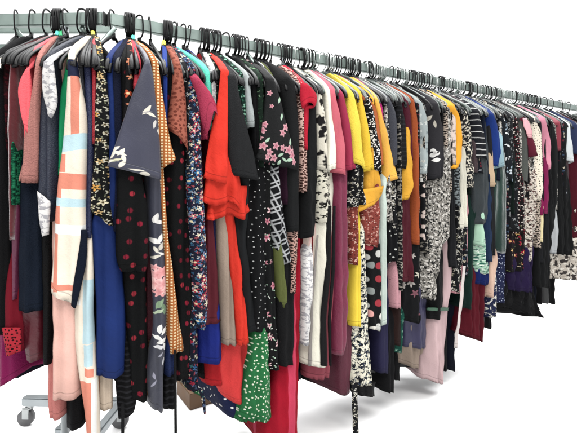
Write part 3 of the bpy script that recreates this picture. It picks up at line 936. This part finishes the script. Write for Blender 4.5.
G('dress', 'dark crimson dress with bright red cutwork hem', solid('dark_crimson', '#84182a'), '290:1,20 320:0,21 352:1,21', 0, [
    ('cutwork_hem', '328:1,20 342:2,20.5 357/352:5,19.5', .9, dots('red_cutwork', '#b8303c', ['#30080e'], .01, .26, .6), dict(thick=.012, fold=.003))], top=13)
G('dress', 'maroon satin dress hanging below the navy coat', solid('maroon_satin', '#611022', rough=.5), '300:16,40 335:18,40 362:22,38', -1, fold=.008, top=20)
G('blouse', 'emerald green blouse behind the block print tunic', solid('emerald_crepe', '#1f9a63', rough=.7), 't:66,75 76:61,76 100:57,72 118:56,70 175:56,66', 0)
G('tunic', 'cream tunic with coral and pale blue block print', tunic_m, 't:67,74 80:65,77.5 115:60,84 160:57,85 200:52,85.5 232:50,86.5 262:48,80 290/307:45,71', 3, [
    ('side_panel', '230:80,87 262:76,86 285:72,81 305/309:70,75', 2.2, navy_d, dict(fold=.002))], fold=.003)
G('skirt', 'blush pink pleated skirt below the block print tunic', solid('blush_chiffon', '#dfb3a6', rough=.8), '294:46,73 350:47,77 402/400:48,79', .6, fold=.008)
G('skirt', 'salmon pink skirt peeking out under the blush skirt', solid('salmon_linen', '#c87e78'), '380:44,62 405:43,63 420:47,60', -1.4, fold=.008)
G('trousers', 'wide black trousers under the blush skirt', black_j, '390:62,82 430:63,81', -2)
G('dress', 'long cream pale blue and coral colour block maxi dress', maxi_m, '240:86,92 285:80,94 310:71,94 350:70,96 380:76,97 433:84,99 458:86,99', 0, fold=.004)
G('trousers', 'beige and tan striped trousers near the floor', stripes('beige_tan', ['#a47a63', '#bfae9b', '#b5a48f'], [0, .3, .8], .08), '366:93,113 412/409:97,114', -1.8, top=100)
G('top', 'charcoal grey ribbed top right of the cream tunic', solid('grey_rib', '#4b4c52', weave=.5), 't:76,82 115:80,87 165:84,88', 0)
G('top', 'navy top with bright blue shoulder', solid('royal_navy', '#232f5f'), 't:83,91 120:85,94 180:85,93 238:83,91', .3, mark='yellow')
G('cardigan', 'red cardigan squeezed beside the dark flowered top', solid('red_knit', '#b5202f', weave=.4), 't:91,96 100:92,96 145:92.5,95', .8, style='black')
G('top', 'long black sleeveless top with cream and ochre flowers', floral('black_cream_ochre_floral', '#1b1c1c', [(.021, .46, ['#d9cfb0', '#cfc9b6', '#cf9a52', '#b9b8a6', '#d8b884'], .95, 5, '#5a4a2a'), (.011, .38, ['#8f937c', '#c9c4ae', '#767a62'], .8, 2, None)]), 't:97,104 80:95,107 110:93,109.5 160:92,108.5 195:87,108.5 210/228:86,112.5', 2.2)
G('dress', 'royal blue draped dress with deep folds', solid('royal_blue_crepe', '#22397a', rough=.7), 't:105,112 120:107,115 190:104,119 225:88,120 300:91,125 379/377:93,126.5', .4, fold=.011)
G('cardigan', 'dark navy fine knit cardigan behind the cape sleeve', solid('navy_fine_knit', '#1d2238', weave=.4), 't:111,120 120:111,123 175:109,122 232:112,121', .3)
G('dress', 'black pleated dress with red dots and blouson sleeve', reddot, 't:120,128 120:118,136 200:118,149 272:121,149 340:126,149 400/403:130,147', -.5, [
    ('blouson_sleeve', '160:118,138 200:116.5,147 245:115,149 264:116,149 272:121,146', 2.2, reddot, dict(fold=.006))], fold=.006)
G('skirt', 'black ruched lace skirt with a long dangling tie', hbands('black_ruched_lace', '#121214', '#2e2e32', .016, .35), '366:115,142 400:117,141 422/412:119,137', -1.5, [
    ('tie', '404:121.5,124 446:121.5,124', -.5, black_c, dict(thick=.004))])
G('top', 'black top with scattered orange flowers', floral('black_orange_floral', '#1c1a1b', [(.03, .4, ['#cc5a3c', '#d88a6a', '#b84a3a'], .8, 5, '#f0d0a0')]), 't:126,133 95:124,134 140:122,132', 1)
G('blouse', 'coral red blouse squeezed left of the slate cape sleeve', solid('coral_red', '#cf4a55'), 't:135,142 90:132,141', 1)
G('dress', 'slate blue floral dress with large cape sleeve', slate_m, 't:144,151 178:148,163.5 230:150,165 260:152,168.5 330:154,168.5 375:148,166.5 410/412:152,165.5', .8, [
    ('cape_sleeve', '61:145,150.5 75:140,154 100:130,157 130:120,160 150:113,161.5 166/180:106.5,162.5', 4.5, cape_m, dict(fold=.003, thick=.03, label='slate cape sleeve with cream leaf sprays'))], fold=.003, mark='teal')
ging = gingham('rust_gingham', '#b06a38', '#efd9ae', .0092, .25)
G('dress', 'rust orange gingham dress with white checks', ging, 't:153,160 190:160,165 240:164,169 300:168,178.5 356/350:168,186.5', .8, [
    ('sleeve', '61:151,158.5 90:154,162.5 120:157,167.5 150:160,173 169/159:162,177', 3, ging, dict(fold=.003))], fold=.003, style='clear')
G('skirt', 'brown sequinned skirt between dotted and slate dresses', dots('brown_sequins', '#5f4332', ['#8c6a4c', '#3b2a20'], .01, .4), '300:146,154 345:146,155 397/392:144,157', -1.8)
G('skirt', 'beige underskirt hem below the brown sequins', solid('beige_lining', '#b9a592'), '376:144,157 400/394:145,155', -2.6)
G('dress', 'deep wine dress behind the slate floral dress', solid('deep_wine', '#3f1620'), '250:146,155 340:147,155', -.8)
G('top', 'cobalt blue top with narrow shoulder', solid('cobalt', '#2c479c'), 't:163,168.5 88:164,168.5 130:165,168', .8, mark='yellow')
G('dress', 'black pleated red dot dress beside the gingham sleeve', reddot, 't:166,174 110:166,181 130:168,191 200:163,195 250:165,195 300:177,194 380:177,191', -.2, fold=.006)
G('skirt', 'black ruched skirt with vertical tie by the slate hem', hbands('black_ruched_satin', '#131315', '#303034', .02, .3), '340:162,181 380:163,180 411/408:163,178', -1.4, [
    ('tie', '350:174,176.5 450:174.5,177.5', 1.2, black_c, dict(thick=.004))])
G('skirt', 'small navy blue skirt under the gingham hem', solid('mid_navy', '#25335f'), '350:164,178 377/374:165,177', 0)
G('blouse', 'terracotta lace blouse with flared elbow sleeve', dots('terracotta_lace', '#a5604f', ['#7a3c30', '#8a4a3c'], .012, .33, .7), 't:174,182 90:173,187 115:169,189 128/152:167,191', 3, fold=.006)
G('blouse', 'black blouse printed with tiny white sprigs', floral('black_white_sprigs', '#232427', [(.014, .33, ['#b9b8b2', '#8a8f94'], .6, 3, None)]), 't:182,189 110:187,193 165:188,193', .8)
G('dress', 'multicoloured ditsy floral dress with long sleeve', multi, 't:189,198 120:189,203.5 180:190,206.5 250:193,209.5 310:193,211 320:195,210 330:200,206', 2, fold=.003)
G('dress', 'darker ditsy floral dress with tie near the carton', multi2, '300:186,198 350:188,200 392/390:190,200.5', -.2, [
    ('tie', '388:198,202 400:202,206 414:204,206', .5, multi2, dict(thick=.005))])
G('blouse', 'raspberry pink blouse with open bell sleeve', solid('raspberry_crepe', '#b8405c', rough=.7), 't:189,197 84:195,204 100:201,208 140:205,210', 1, [
    ('bell_sleeve', '78:192,201 90:198,212 104:202,220 122:204.5,222.5 136:210,220.5', 4, None, dict(fold=.002, tilt=.085, thick=.06))])
G('top', 'mint turquoise top with bright shoulder', solid('mint', '#62cdb4', rough=.7), 't:202,211.5 86:206,214.5 130:209,214', 1.2, style='clear')
G('tshirt', 'white lace tee squeezed beside the mint top', lace_w, 't:211,217 100:212,218 120:213,217', .8, cat='t-shirt')
G('blouse', 'black and green leaf print blouse', floral('black_green_leaf', '#1f2422', [(.022, .45, ['#5b7a66', '#a9b5a4', '#3d5a4a'], .8, 2, None)]), 't:215,222 110:214,221 140:213,219', .6)
REDM = solid('scarlet_crepe', '#d8382a', rough=.7)
G('dress', 'scarlet red dress with three tier ruffle sleeve', REDM, 't:221,228 110:220,229 150:221,232 230:224,238.5 290:233,246.5 347/343:238,252.5', .4, [
    ('ruffle', '186:214,249 204:212,251.5 219/214:209,253', 2.4, REDM, dict(fold=.011, wave=.010)),
    ('ruffle', '165:211,240 185:208,244 203/207:205.5,246.5', 3.2, REDM, dict(fold=.010, wave=.010)),
    ('ruffle', '71:221,229.5 100:218.5,230 130:213,231 155:209.5,232 178/188:206,238.5', 3.8, REDM, dict(fold=.008, wave=.004))], fold=.004)
G('dress', 'charcoal black dress with wide flutter sleeve', solid('black_ponte', '#26282a'), 't:227,238 177:232,256 240:236,247 290:241,255 334/330:247,264', .2, [
    ('flutter_sleeve', '76:227,237 100:227,242 120:228,247.5 150:230,255.5 175/181:232,261.5', 4.2, charcoal, dict(fold=.002, thick=.035))], fold=.003)
G('skirt', 'burgundy pencil skirt behind the multicoloured floral dress', solid('burgundy_wool', '#6a2732'), '222:207,214 280:206,222 326/323:195,227', -.2)
G('skirt', 'royal blue skirt with a side zip under burgundy', solid('royal_blue_ponte', '#23318a'), '318:199,227 367/362:199,228', -1.0)
G('dress', 'dark cobalt dress strip left of the taupe dress', solid('dark_cobalt', '#262f7c'), '222:212,220 300:216,226', -2)
G('dress', 'taupe straight dress between blue and scarlet', solid('taupe_crepe', '#9b8a7c', rough=.75), '218:218,230 290:222,237 347/345:224,239.5', -.1)
G('skirt', 'coral red pleated skirt hanging low by the carton', pol, '330:221,253 370:213,255.5 385:216,255.5 402/406:225,254.5', -1.8, fold=.012, top=225)
G('skirt', 'deep red skirt under the royal blue skirt', solid('deep_red', '#b52228'), '340:206,226 387/384:206,228', -2.9, fold=.008)
G('skirt', 'navy skirt with white dots under coral pleats', dots('navy_white_dots', '#232b52', ['#e8e6e2'], .03, .13, .7), '370:219,247 400:221,248 419/416:228,248', -3.2)
GD = dots('green_white_dots', '#2f7a48', ['#e3e6d4', '#cfdcc0'], .014, .2, .9)
G('skirt', 'green skirt with small white dots near the floor', GD, '336:254,273 345:254,275 380:247,277 423/421:240,279', .4, fold=.010)
G('skirt', 'second green dotted hem behind the dotted skirt', GD, '390:234,250 418/425:231,253', -2.6, fold=.008)
G('top', 'dark bottle green sequinned top', dots('bottle_sequins', '#16332a', ['#2f6a52', '#0c1f19', '#7fae96'], .009, .33, .9), 't:237,246 120:239,251 160:243,254', .6)
G('blouse', 'pale grey chiffon blouse with short pointed sleeve', solid('grey_chiffon', '#a9b0b0'), 't:245,251 106:247,254 120:249,258 127:250,256', 1.4)
G('top', 'plain black top behind the grey chiffon point', black_j, 't:251,259 120:252,261 165:256,262', .5)
G('blouse', 'dark green leaf print blouse', floral('green_leaf', '#1f3026', [(.016, .42, ['#3f6e4a', '#7f9f7c', '#2c4a36'], .9, 2, None)]), 't:257,265 120:259,267.5 168:258,266', 1.2)
G('dress', 'black dress with pink blossom flutter sleeve', floral('black_blossom_body', '#191a1b', [(.034, .4, ['#d9a7ae', '#c98a96', '#e2c0c2'], .5, 5, '#a04a60'), (.017, .33, ['#a9c4ad', '#c9cfc6'], .35, 2, None)]), 't:267,276 150:264,280 172:256,275 250:260,277 330:263,281 371:269,282', .1, [
    ('flutter_sleeve', '79:267,275 105:267,284.5 130:264,290.5 150:261,296 159/171:257.5,300', 4, blossom_m, dict(fold=.002, thick=.035))], fold=.004)
G('dress', 'black dress with tiny scattered white dots', dots('black_tiny_dots', '#17181a', ['#c9cac8'], .022, .09, .8), '166:247,273 250:244,273 292:250,275 320:251,274 333:254,273', .8)
G('blouse', 'black and white plaid blouse with pointed hem', plaid('black_white_plaid', '#1b1c20', '#c9cbcd', .045, .06), '182:267,285 225:271,290.5 250:276,293.5 266/258:283,295', 1.4)
G('top', 'olive green top hanging below the plaid blouse', solid('olive_jersey', '#68703f'), '225:274,282.5 270:276,287 308/306:281,291.5', .6)
G('coat', 'long plain black coat with smooth shoulder', solid('black_wool', '#232425'), 't:283,299 130:286,303 180:289,303.5 220:290,303.5 232:292,302', 2.6, fold=.002)
G('top', 'dark plum top under the blossom sleeve', solid('dark_plum', '#35182c'), '162:279,292 205:280,293', .6)
G('trousers', 'black trousers with white stitched hem', black_c, '250:283,301 310:276,301 367/366:276.5,298', .2)
G('dress', 'crimson red maxi dress with fine pleats', stripes('crimson_pleats', ['#b51a30', '#cf4560'], [0, .8], .16), '285:295,303 340:285,304 433:266,305 455:263,305.5', -.6, fold=.008)
G('blouse', 'blush and brown animal print blouse', animal('blush_animal', '#d6b2a6', '#5a3a34', .007), 't:299,306 105:300,307.5 150:301,308.5 192:302,308', 1.6)
G('dress', 'blush animal print dress below the black coat', animal('blush_animal_dark', '#c9a296', '#3a2a2a', .007), '222:290,299 260:291,299 294:292,297', 1)
G('blouse', 'bright red blouse with open collar on pale hanger', solid('bright_red', '#c6243a', rough=.7), 't:300,309 100:303,312 150:305,309', 2, [
    ('collar', '83:301,307 90:302,318 100:303,322 108:304,315', 4, None, dict(fold=.003, tilt=.02))], style='clear', mark='white')
G('tunic', 'plain black tunic below the red collar', solid('black_tunic', '#1e1f20'), 't:310,317 115:308,319.5 160:307,321 205:304,321 239/236:302.5,320', 2)
G('trousers', 'pink cream and maroon striped trousers', stripes('pink_maroon_stripes', ['#d7b7b0', '#7c2428', '#d9c6ba'], [0, .33, .72], .036), '232:305,319 290:307,318 330:307,316', -.4)
G('top', 'long white lace top hanging as a thin strip', lace_w, '262:306,315 310:305.5,314 346:304.5,311.5', .9)
CB = blotch('ivory_black_brush', '#e2ddcd', ['#2a2828'], 30, .43, .6)
G('blouse', 'ivory ruffled blouse with black brush marks', CB, 't:317,324 120:319,327 150:320,331 172:321,333', 2, fold=.008)
G('top', 'cream and black floral top above striped trousers', blotch('cream_black_blot', '#ddd9c8', ['#23211f', '#4a4743'], 46, .45), '160:318,336 200:319,336 224/220:320,336', 1.4)
G('blouse', 'plain ivory blouse left of the rose blouse', solid('ivory', '#e6e2d2'), 't:326,333 120:328,335 150:330,339 171/168:327,339', 2.6)
G('trousers', 'cream wide trousers with black and white side stripe', solid('cream_twill', '#dcd8c8'), '205:317,338 270:315,336 320:309,332 367/368:305,332', .5, [
    ('side_stripe', '206:327,332 270:326,331.5 320:321,327 366:321.5,328.5', 1.3, black_c, dict(thick=.012, fold=.001)),
    ('side_stripe', '206:333.5,336 270:332.5,335.5 320:328.5,331.5 366:330,332', 1.2, black_c, dict(thick=.01, fold=.001)),
    ('side_stripe', '235:317,319 300:312,314 366:308.5,312', 1.2, solid('grey_stripe', '#8c8682'), dict(thick=.01, fold=.001))], fold=.002)
G('blouse', 'rose pink blouse with long draped sleeve', rose, 't:328,339 115:331,344 145:335,349 173/176:337,350', 3.2)
G('trousers', 'dusty rose trousers behind the striped trousers', solid('dusty_rose_crepe', '#a5535f'), '196:335,342 300:325,337 340:309,337 381/378:306,337', -1)
G('blouse', 'raspberry blouse with three quarter sleeve', solid('raspberry_jersey', '#b13a58'), 't:338,347 120:343,352 150:346,357.5 171/168:345.5,361', 2.6)
G('dress', 'berry satin dress with rounded hem', berry, '176:337,352 280:335,351 340:335,350 357/354:337,347', 1, fold=.004)
G('dress', 'dark berry dress hanging lower behind the satin one', solid('dark_berry', '#6e1838'), '340:338,356 397/392:341,354', -1.6)
G('tshirt', 'lemon yellow tee nearest to the raspberry sleeve', yellow, 't:348,357 120:349,365 145:351,367 162/171:353,369', 3, cat='t-shirt')
G('tshirt', 'deeper yellow tee just right of the lemon tee', solid('warm_yellow', '#e6c040'), 't:357,364 120:361,370 150:364,375 173/168:365,377', 2, cat='t-shirt')
G('skirt', 'lemon yellow skirt strip beside the cream black maxi', solid('lemon_crepe', '#ecd04a'), '245:355,362 300:353,363 328/326:354,364', .5)
G('blouse', 'black blouse with white flowers under the lemon tee', bwflor, '168:352,368 190:350,371 209/203:348,373', 2.2)
G('tunic', 'mustard tunic with wide turned cuff', mustard, 't:370,375 150:372,379 175:366,383 197/192:365.5,389', 1.8, [
    ('cuff', '190/186:363,386 200/193:362,388 213/200:360,381', 2.2, mustard, dict(fold=.003))])
G('blouse', 'rust floral blouse left of its twin print', floral('rust_floral_one', '#8a4038', [(.016, .42, ['#c98a7c', '#5e2a28', '#d9b0a0'], .9, 4, None), (.01, .3, ['#e0c2b4', '#4a2422'], .5, 3, None)]), '202:349,364 250:350,362 265:352,360', 1)
G('blouse', 'rust floral blouse with rounded sleeve below mustard cuff', floral('rust_floral_two', '#944840', [(.014, .42, ['#c98a7c', '#6b302c', '#d4a698'], .9, 4, None), (.009, .3, ['#e0c2b4', '#4a2422'], .5, 3, None)]), '192:364,386 225:363,386 240:367,383 247:371,379', 1.3)
G('dress', 'cream and black floral maxi dress with long tie', bwbig, '240:358,369 300:359,372 335:353,375 387/386:352.5,378', 0, [
    ('lace_hem', '383:354,378 395/398:356,378', -.6, black_c, dict(fold=.004)),
    ('tie', '382:351.5,357 410:352,358.5 446:354,359', .8, bwflor, dict(thick=.004))], fold=.004)
G('blouse', 'black and white leaf print blouse right of the yellow tees', bwleaf, 't:365,372.5 120:370,379 172:375,385', 2.2)
G('top', 'rust orange top with sloping shoulder', solid('rust_orange', '#b4643c'), 't:360,375 100:367,380 130:373,384 165:377,386', 2, fold=.003)
G('tunic', 'mustard tunic with angled sleeve below the rust top', solid('amber_crepe', '#e0a83c'), 't:375,380.5 120:380,386 150:384,394.5 183/177:387,402', 2.5)
G('cardigan', 'magenta cardigan showing as a short bright strip', solid('magenta_knit', '#c2317c', weave=.4), 't:377,384 110:379,385 140:382,386', 1.6)
G('dress', 'black dress with scattered hearts and pebbles print', dots('black_hearts', '#1d1e20', ['#c9c9c4', '#b5424c', '#d8a09a', '#8c9290', '#e3e0d8'], .042, .3, .6, .85), '238:368,384 290:369.5,387 330:370,386', .5)
G('dress', 'pale mint dress showing as a narrow strip', solid('pale_mint', '#c2cfc6'), '180:382,389 260:381,389 327/322:383,388', .9)
G('skirt', 'purple navy skirt right of the cream black maxi', solid('purple_navy', '#2c2a4c'), '322:377,393 375/373:380,392', -.8)
G('coat', 'long black coat reaching low beside the navy skirt', black_j, '325:386,399 392/394:384,400', -1.4)
G('blouse', 'black blouse with small white sprig sleeve', bwflor, 't:383,389 150:386,393 180:387,398 206:384,399', 1)
G('dress', 'black dress with sparse white pearl dots', dots('black_pearl_dots', '#16171a', ['#d4d6d0'], .034, .11, .7), '178:386,403 230:386,404 264/260:388,401', 1)
G('sweater', 'dark navy sweater with heavy sloping shoulder', solid('navy_ribbed', '#1d2236', weave=.4), 't:384,397 110:388,401 145:391,401 165:391,400', 2.5, fold=.002)
G('jacket', 'black quilted jacket with horizontal ribs', hbands('black_quilt', '#1a1b1d', '#2b2c30', .02, .25), 't:396,405 120:398,409 160:400,410 169:401,408', 2.2)
G('blouse', 'burgundy blouse with open neckline', solid('burgundy_crepe', '#5c1f30'), 't:402,412 115:404,414 160:408,414.5', 1.6)
G('tunic', 'mustard tunic with folded sleeve above the burgundy dress', solid('ochre_crepe', '#d6a038'), '136:404,413 165:401,417.5 187/183:398,422 203/196:398.5,413', 2)
G('dress', 'burgundy flared dress below the mustard sleeve', burg, '192:399,414 250:400,416 282:393.5,420', 1)
G('trousers', 'pale pink trousers below the burgundy dress', solid('pale_pink', '#cf9aa2'), '272:393,405 309:393.5,405', .2)
G('skirt', 'dark brown skirt under the pink trousers', solid('dark_brown', '#33221f'), '298:392,406 346:391,406', -1)
G('skirt', 'teal green patterned skirt hem near the mauve gown', floral('teal_print', '#1c5a4c', [(.02, .4, ['#3f8f78', '#123a32', '#8fb5a2'], .8, 4, None)]), '315:395,409 353:393,406', -1.7)
G('cardigan', 'long burnt orange cardigan in a narrow strip', solid('burnt_orange', '#a9542f', weave=.3), 't:410,417 120:414,419.5 180:415,421.5 245:415,421.5', 2)
G('blouse', 'soft grey floral blouse with short sleeve', floral('grey_floral', '#9aa3a3', [(.026, .42, ['#c9cdca', '#7d878a', '#b8b6ae'], .9, 5, None)]), 't:416,427 120:419,432 150:420,431 174:421,430', 2.1)
G('dress', 'black dress with white pebble shapes', dots('black_pebbles', '#18191b', ['#dcdad4', '#c9b8b0'], .034, .27, .8), '160:419,431 200:420,432 242:421,431', 1.3)
G('dress', 'black floral dress with pale flowers near the hem', floral('black_pale_floral', '#191a1c', [(.05, .36, ['#b9b2ac', '#8f5f6a', '#c9c4b4'], .5, 5, None)]), '240:403,426 290:402,427 323:406,427', .2)
G('skirt', 'indigo flared skirt below the black floral dress', solid('indigo', '#2b2656'), '300:404,434 350/347:407,433', -1, fold=.008)
G('skirt', 'taupe skirt hanging lowest behind the indigo one', solid('taupe_linen', '#968679'), '332:397,434 365/371:399,430', -2.4, fold=.006)
G('tshirt', 'faded black tee with white skull print', motifs('faded_black_print', '#333236', [fl(2.5, 436, 153, 5, 3, '#d9d8d4', '#8d8c8a'), el(2.5, 437, 160, 4, 2.2, 10, '#d2d1cd'), el(2.5, 434.5, 152, 1.2, 1, 0, '#2a2a2c'), el(2.5, 438, 152, 1.2, 1, 0, '#2a2a2c'), el(2.5, 433, 118, 4, 1.5, 60, '#b9b4a8'), el(2.5, 436, 124, 4, 1.5, 100, '#a9a498')]), 't:429,445 130:430,450 168:431,450 180/176:433,448', 2.6, fold=.003, cat='t-shirt')
G('dress', 'tall black and white speckled dress with layered hem', leop, 't:445,453 130:447,457 160:441,457 182:430,456 235:429.5,455 250:425,447 301/298:423,444', 1.3, fold=.005)
G('skirt', 'black skirt with thin green line above its hem', black_c, '276:427,450 310:429.5,450 321/318:430.5,448', .2, [
    ('green_trim', '308:429,450.5 311:429.5,450.5', .9, solid('green_braid', '#3c6a50'), dict(thick=.03, fold=.001))])
G('dress', 'mauve pink chiffon gown hanging lowest on the right', solid('mauve_chiffon', '#c2a7a8', rough=.75), '228:446,454 290:444,454 318:431,453 350:427,452 381/385:423.5,452', -.6, fold=.011)
G('blouse', 'pale pink lace blouse beside the bright mustard top', blotch('pale_lace', '#cdbdb4', ['#8a8078'], 60, .45), 't:452,458 120:450,460 165:452,459', 2)
G('top', 'bright mustard top with long pointed sleeve', solid('sunflower', '#e2a032'), 't:447,460 112:454,463 140:456,467 160:455,466 168:453,462', 2.8, fold=.003)
G('blouse', 'black snake print blouse under the bright mustard sleeve', animal('snake_print', '#2a2d30', '#7c8486', .01), '152:453,463 190:455.5,464.5 207:455.5,466', 2)
G('blouse', 'cream blouse with wide cuff right of the speckled dress', solid('cream_crepe', '#dcd9c9'), '166:461,468 200:459,470 232/224:454,473', 1.6)
G('dress', 'midnight dress with cream dotted strip below cream cuff', bwflor, '222:453,470 260:452,469 292:452,464', .4)
G('blouse', 'black and cream speckled blouse with straight front', blotch('black_cream_speckle', '#25262a', ['#c9c3b3'], 80, .47), 't:462,471 130:464,475 180:465,478 188:466,477', 2)
G('trousers', 'rose pink trousers under the cream dotted dress', solid('rose_twill', '#c58d94'), '228:463,471 266:462,471 294:452,465', -.1, [
    ('sash', '266:463,466 310:459,462 348:454,457', .6, solid('pale_sash', '#d9cfcb'), dict(thick=.004))])
G('jacket', 'black jacket with white ladder trim down the front', hbands('black_ladder', '#1e2026', '#c9c9c6', .03, .13), 't:471,484 130:474,489 157/160:476,492', 2.7, fold=.003)
G('dress', 'dark teal navy dress below the ladder trim jacket', solid('teal_navy', '#13262d'), '152:477,493 200:475,492 225/223:477,491', 1.5)
G('trousers', 'dark bottle green trousers left of the burgundy skirt', solid('bottle_green', '#16302a'), '220:467,480 300:462,476 309:462.5,476', .2)
G('top', 'pale mint top in a short block', solid('seafoam', '#a9ccb4'), '214:479,487 246:478,487', 1)
G('blouse', 'green and white brush print blouse', blotch('green_brush', '#9cc0a8', ['#2f6a5a', '#dfe6dc'], 40, .46, 3), '242:477,493 274:476,494', .5)
G('skirt', 'royal blue skirt band above the burgundy skirt', solid('royal_ponte', '#1b2a68'), '266:475,494 285:474,494', .1)
G('skirt', 'burgundy flared skirt hanging low right of the mauve gown', solid('oxblood', '#641624'), '276:465,493 320:462,491 335/343:459,489', -.6, fold=.008)
G('blouse', 'beige blouse with pointed cuff', solid('sand', '#c2a98c'), '166:487,496 188/184:489,500', 1.6)
G('top', 'vivid royal blue top', solid('vivid_blue', '#1c3b88', rough=.65), 't:488,498 130:491,503 156:494,504 167:495,500', 2.3)
G('top', 'pale ice blue top below the vivid blue one', solid('ice_blue', '#8fabb4'), '143:497,505 170/164:495,509', 2.5)
G('trousers', 'dark denim trousers beside the bottle green dress', solid('denim', '#273b5c', weave=.4), '176:484,496 240:485,495 262:486,495', .9)
G('blouse', 'black and white zigzag flower blouse', floral('zigzag_floral', '#22262c', [(.03, .45, ['#c9d2d8', '#8fa0ac', '#e6e8e8'], .85, 2, None)]), 't:499,508.5 130:502,512 160:505,516 182:507,516', 2.3)
G('dress', 'deep emerald velvet dress', solid('emerald_velvet', '#0d3a30', sheen=.5), '166:495,509 210:495,510 253:497,509', 1.7)
G('skirt', 'navy skirt with small pale dots under emerald velvet', dots('navy_pale_dots', '#252c50', ['#aab2c6'], .018, .16, .8), '250:497,510 305/301:496,509', .4)
G('trousers', 'nude trousers beside the navy dotted skirt', solid('nude', '#c9a894'), '262:491,499 298:489,497', .2)
G('skirt', 'navy and white lace skirt hem right of burgundy', blotch('navy_white_lace', '#2e3558', ['#d8d5cc'], 50, .46), '285:489,500 319/317:488,499', -.5)
G('dress', 'black and grey floral dress beside the zigzag blouse', floral('black_grey_floral', '#1f2124', [(.022, .4, ['#8d8f90', '#5e6467'], .6, 4, None)]), 't:507,516 180:510,519 232:510,521', 1.5)
G('dress', 'black dress with dense maroon and white dots', dots('maroon_dots', '#211a1c', ['#d8cfc6', '#7c2430', '#c9b9b0'], .013, .24, .9), 't:513,521 160:515,524 190:511,527 234:513,528', 1.8)
G('jacket', 'dark olive jacket with plain front', solid('dark_olive', '#3c423a'), 't:518,528 140:520,531.5 182:521,531', 2.3, fold=.002)
G('skirt', 'black skirt with red and ochre flowers', floral('black_red_floral', '#1d181b', [(.045, .4, ['#a8243c', '#8f3a46', '#c29a6a'], .7, 5, '#d9b070'), (.02, .3, ['#7a8a5a', '#c9b8a0'], .4, 2, None)]), '216:509,529 274/268:508,531', .7)
G('skirt', 'deep purple skirt above the black flared skirt', solid('deep_purple', '#2d2148'), '262:508,539 292:511,539', .9)
G('skirt', 'black flared skirt hanging lowest at the right end', black_c, '276:497,541 300:498,542 309/318:499,552.5', -1.8, fold=.008)
G('blouse', 'maroon blouse with wide sleeve and pink facing', solid('maroon_crepe', '#6e2438'), 't:520,528 130:523,534.5 158/154:530,542', 2.7, [
    ('facing', '118:523,527 128:525,533 138:529,533', 3.2, solid('facing_pink', '#e0a8ae'), dict(thick=.01))])
G('blouse', 'cream blouse with neat black dots', dots('cream_black_dots', '#d9d0bf', ['#3a3330'], .015, .2, .6), 't:529,540 130:532,546 180:535,546 202/198:533,544', 2)
G('dress', 'cream and brown speckled dress below the dotted blouse', blotch('cream_brown_speckle', '#cfc6ba', ['#6a4a46', '#2f2a2a'], 85, .46), '186:522,541 230:522,540 264/260:521,534', 1.4)
G('top', 'candy pink top with long front panel', solid('candy_pink', '#cc8799'), 't:540,550 140:545,554.5 171/168:545,554', 2.3)
G('top', 'bright magenta top below the candy pink panel', solid('hot_magenta', '#8f1f56'), '160:543,551 200:539,552.5 217/212:537,551', 1.7)
G('blouse', 'pale yellow and pink faded blouse', solid('faded_yellow', '#d9cba0'), '206:538,549 242:537,546', 1.2)
G('dress', 'long black dress left of the red vee neck top', solid('soft_black', '#1d1e1f'), 't:548,557.5 150:551,562 200:549,562 250:540,553 288:539,553', 1.5)
G('top', 'red top framed by black like a vee', solid('cherry_red', '#96213a'), 't:555,563.5 125:557,564.5 150:559,563', 2.2)
G('coat', 'black coat right of the red vee neck top', solid('matte_black', '#1a1b1c'), 't:561,571 160:560,571 255:554,578', 1.9)
G('trousers', 'pale grey trousers between two black dresses', solid('pale_grey', '#a9acae'), '228:551,561 254:551,559', .6)
G('blouse', 'white blouse beside the navy one at the right edge', solid('cool_white', '#d6dbdc'), 't:566,573 150:566,576 162:566,576', 2.2)
G('blouse', 'navy blouse cut by the right edge of the picture', solid('steel_navy', '#333c5e'), 't:571,582 156:572,586', 2.4)
G('dress', 'maroon dress behind the right edge navy blouse', solid('plain_maroon', '#5a1626'), '150:573,592 240:572,592', 1)
G('trousers', 'grey speckled wide trousers at the right end', blotch('grey_speckle', '#bdb4a8', ['#4a4442', '#e0dacf'], 60, .48, .4), '250:549,606 281/279:549,606', -.6, fold=.01)
G('coat', 'black coat past the right edge of the picture', black_j, 't:586,600 180:584,604 272:584,604', 1)
G('dress', 'grey floral dress past the right edge of the picture', bwflor, 't:600,615 180:600,620 272:604,622', 1)

fillers()  # dark dresses added to deepen the shade between the garments
wedges()
for k in range(66):
    spare(290 + k * 4.5 + HR.uniform(-2, 2), HR.choice(['clear', 'clear', 'grey', 'black', 'black']))
for px in (16, 47, 66, 84, 112, 139, 150, 176, 188, 202, 226, 247, 272): spare(px, 'black')

stage()
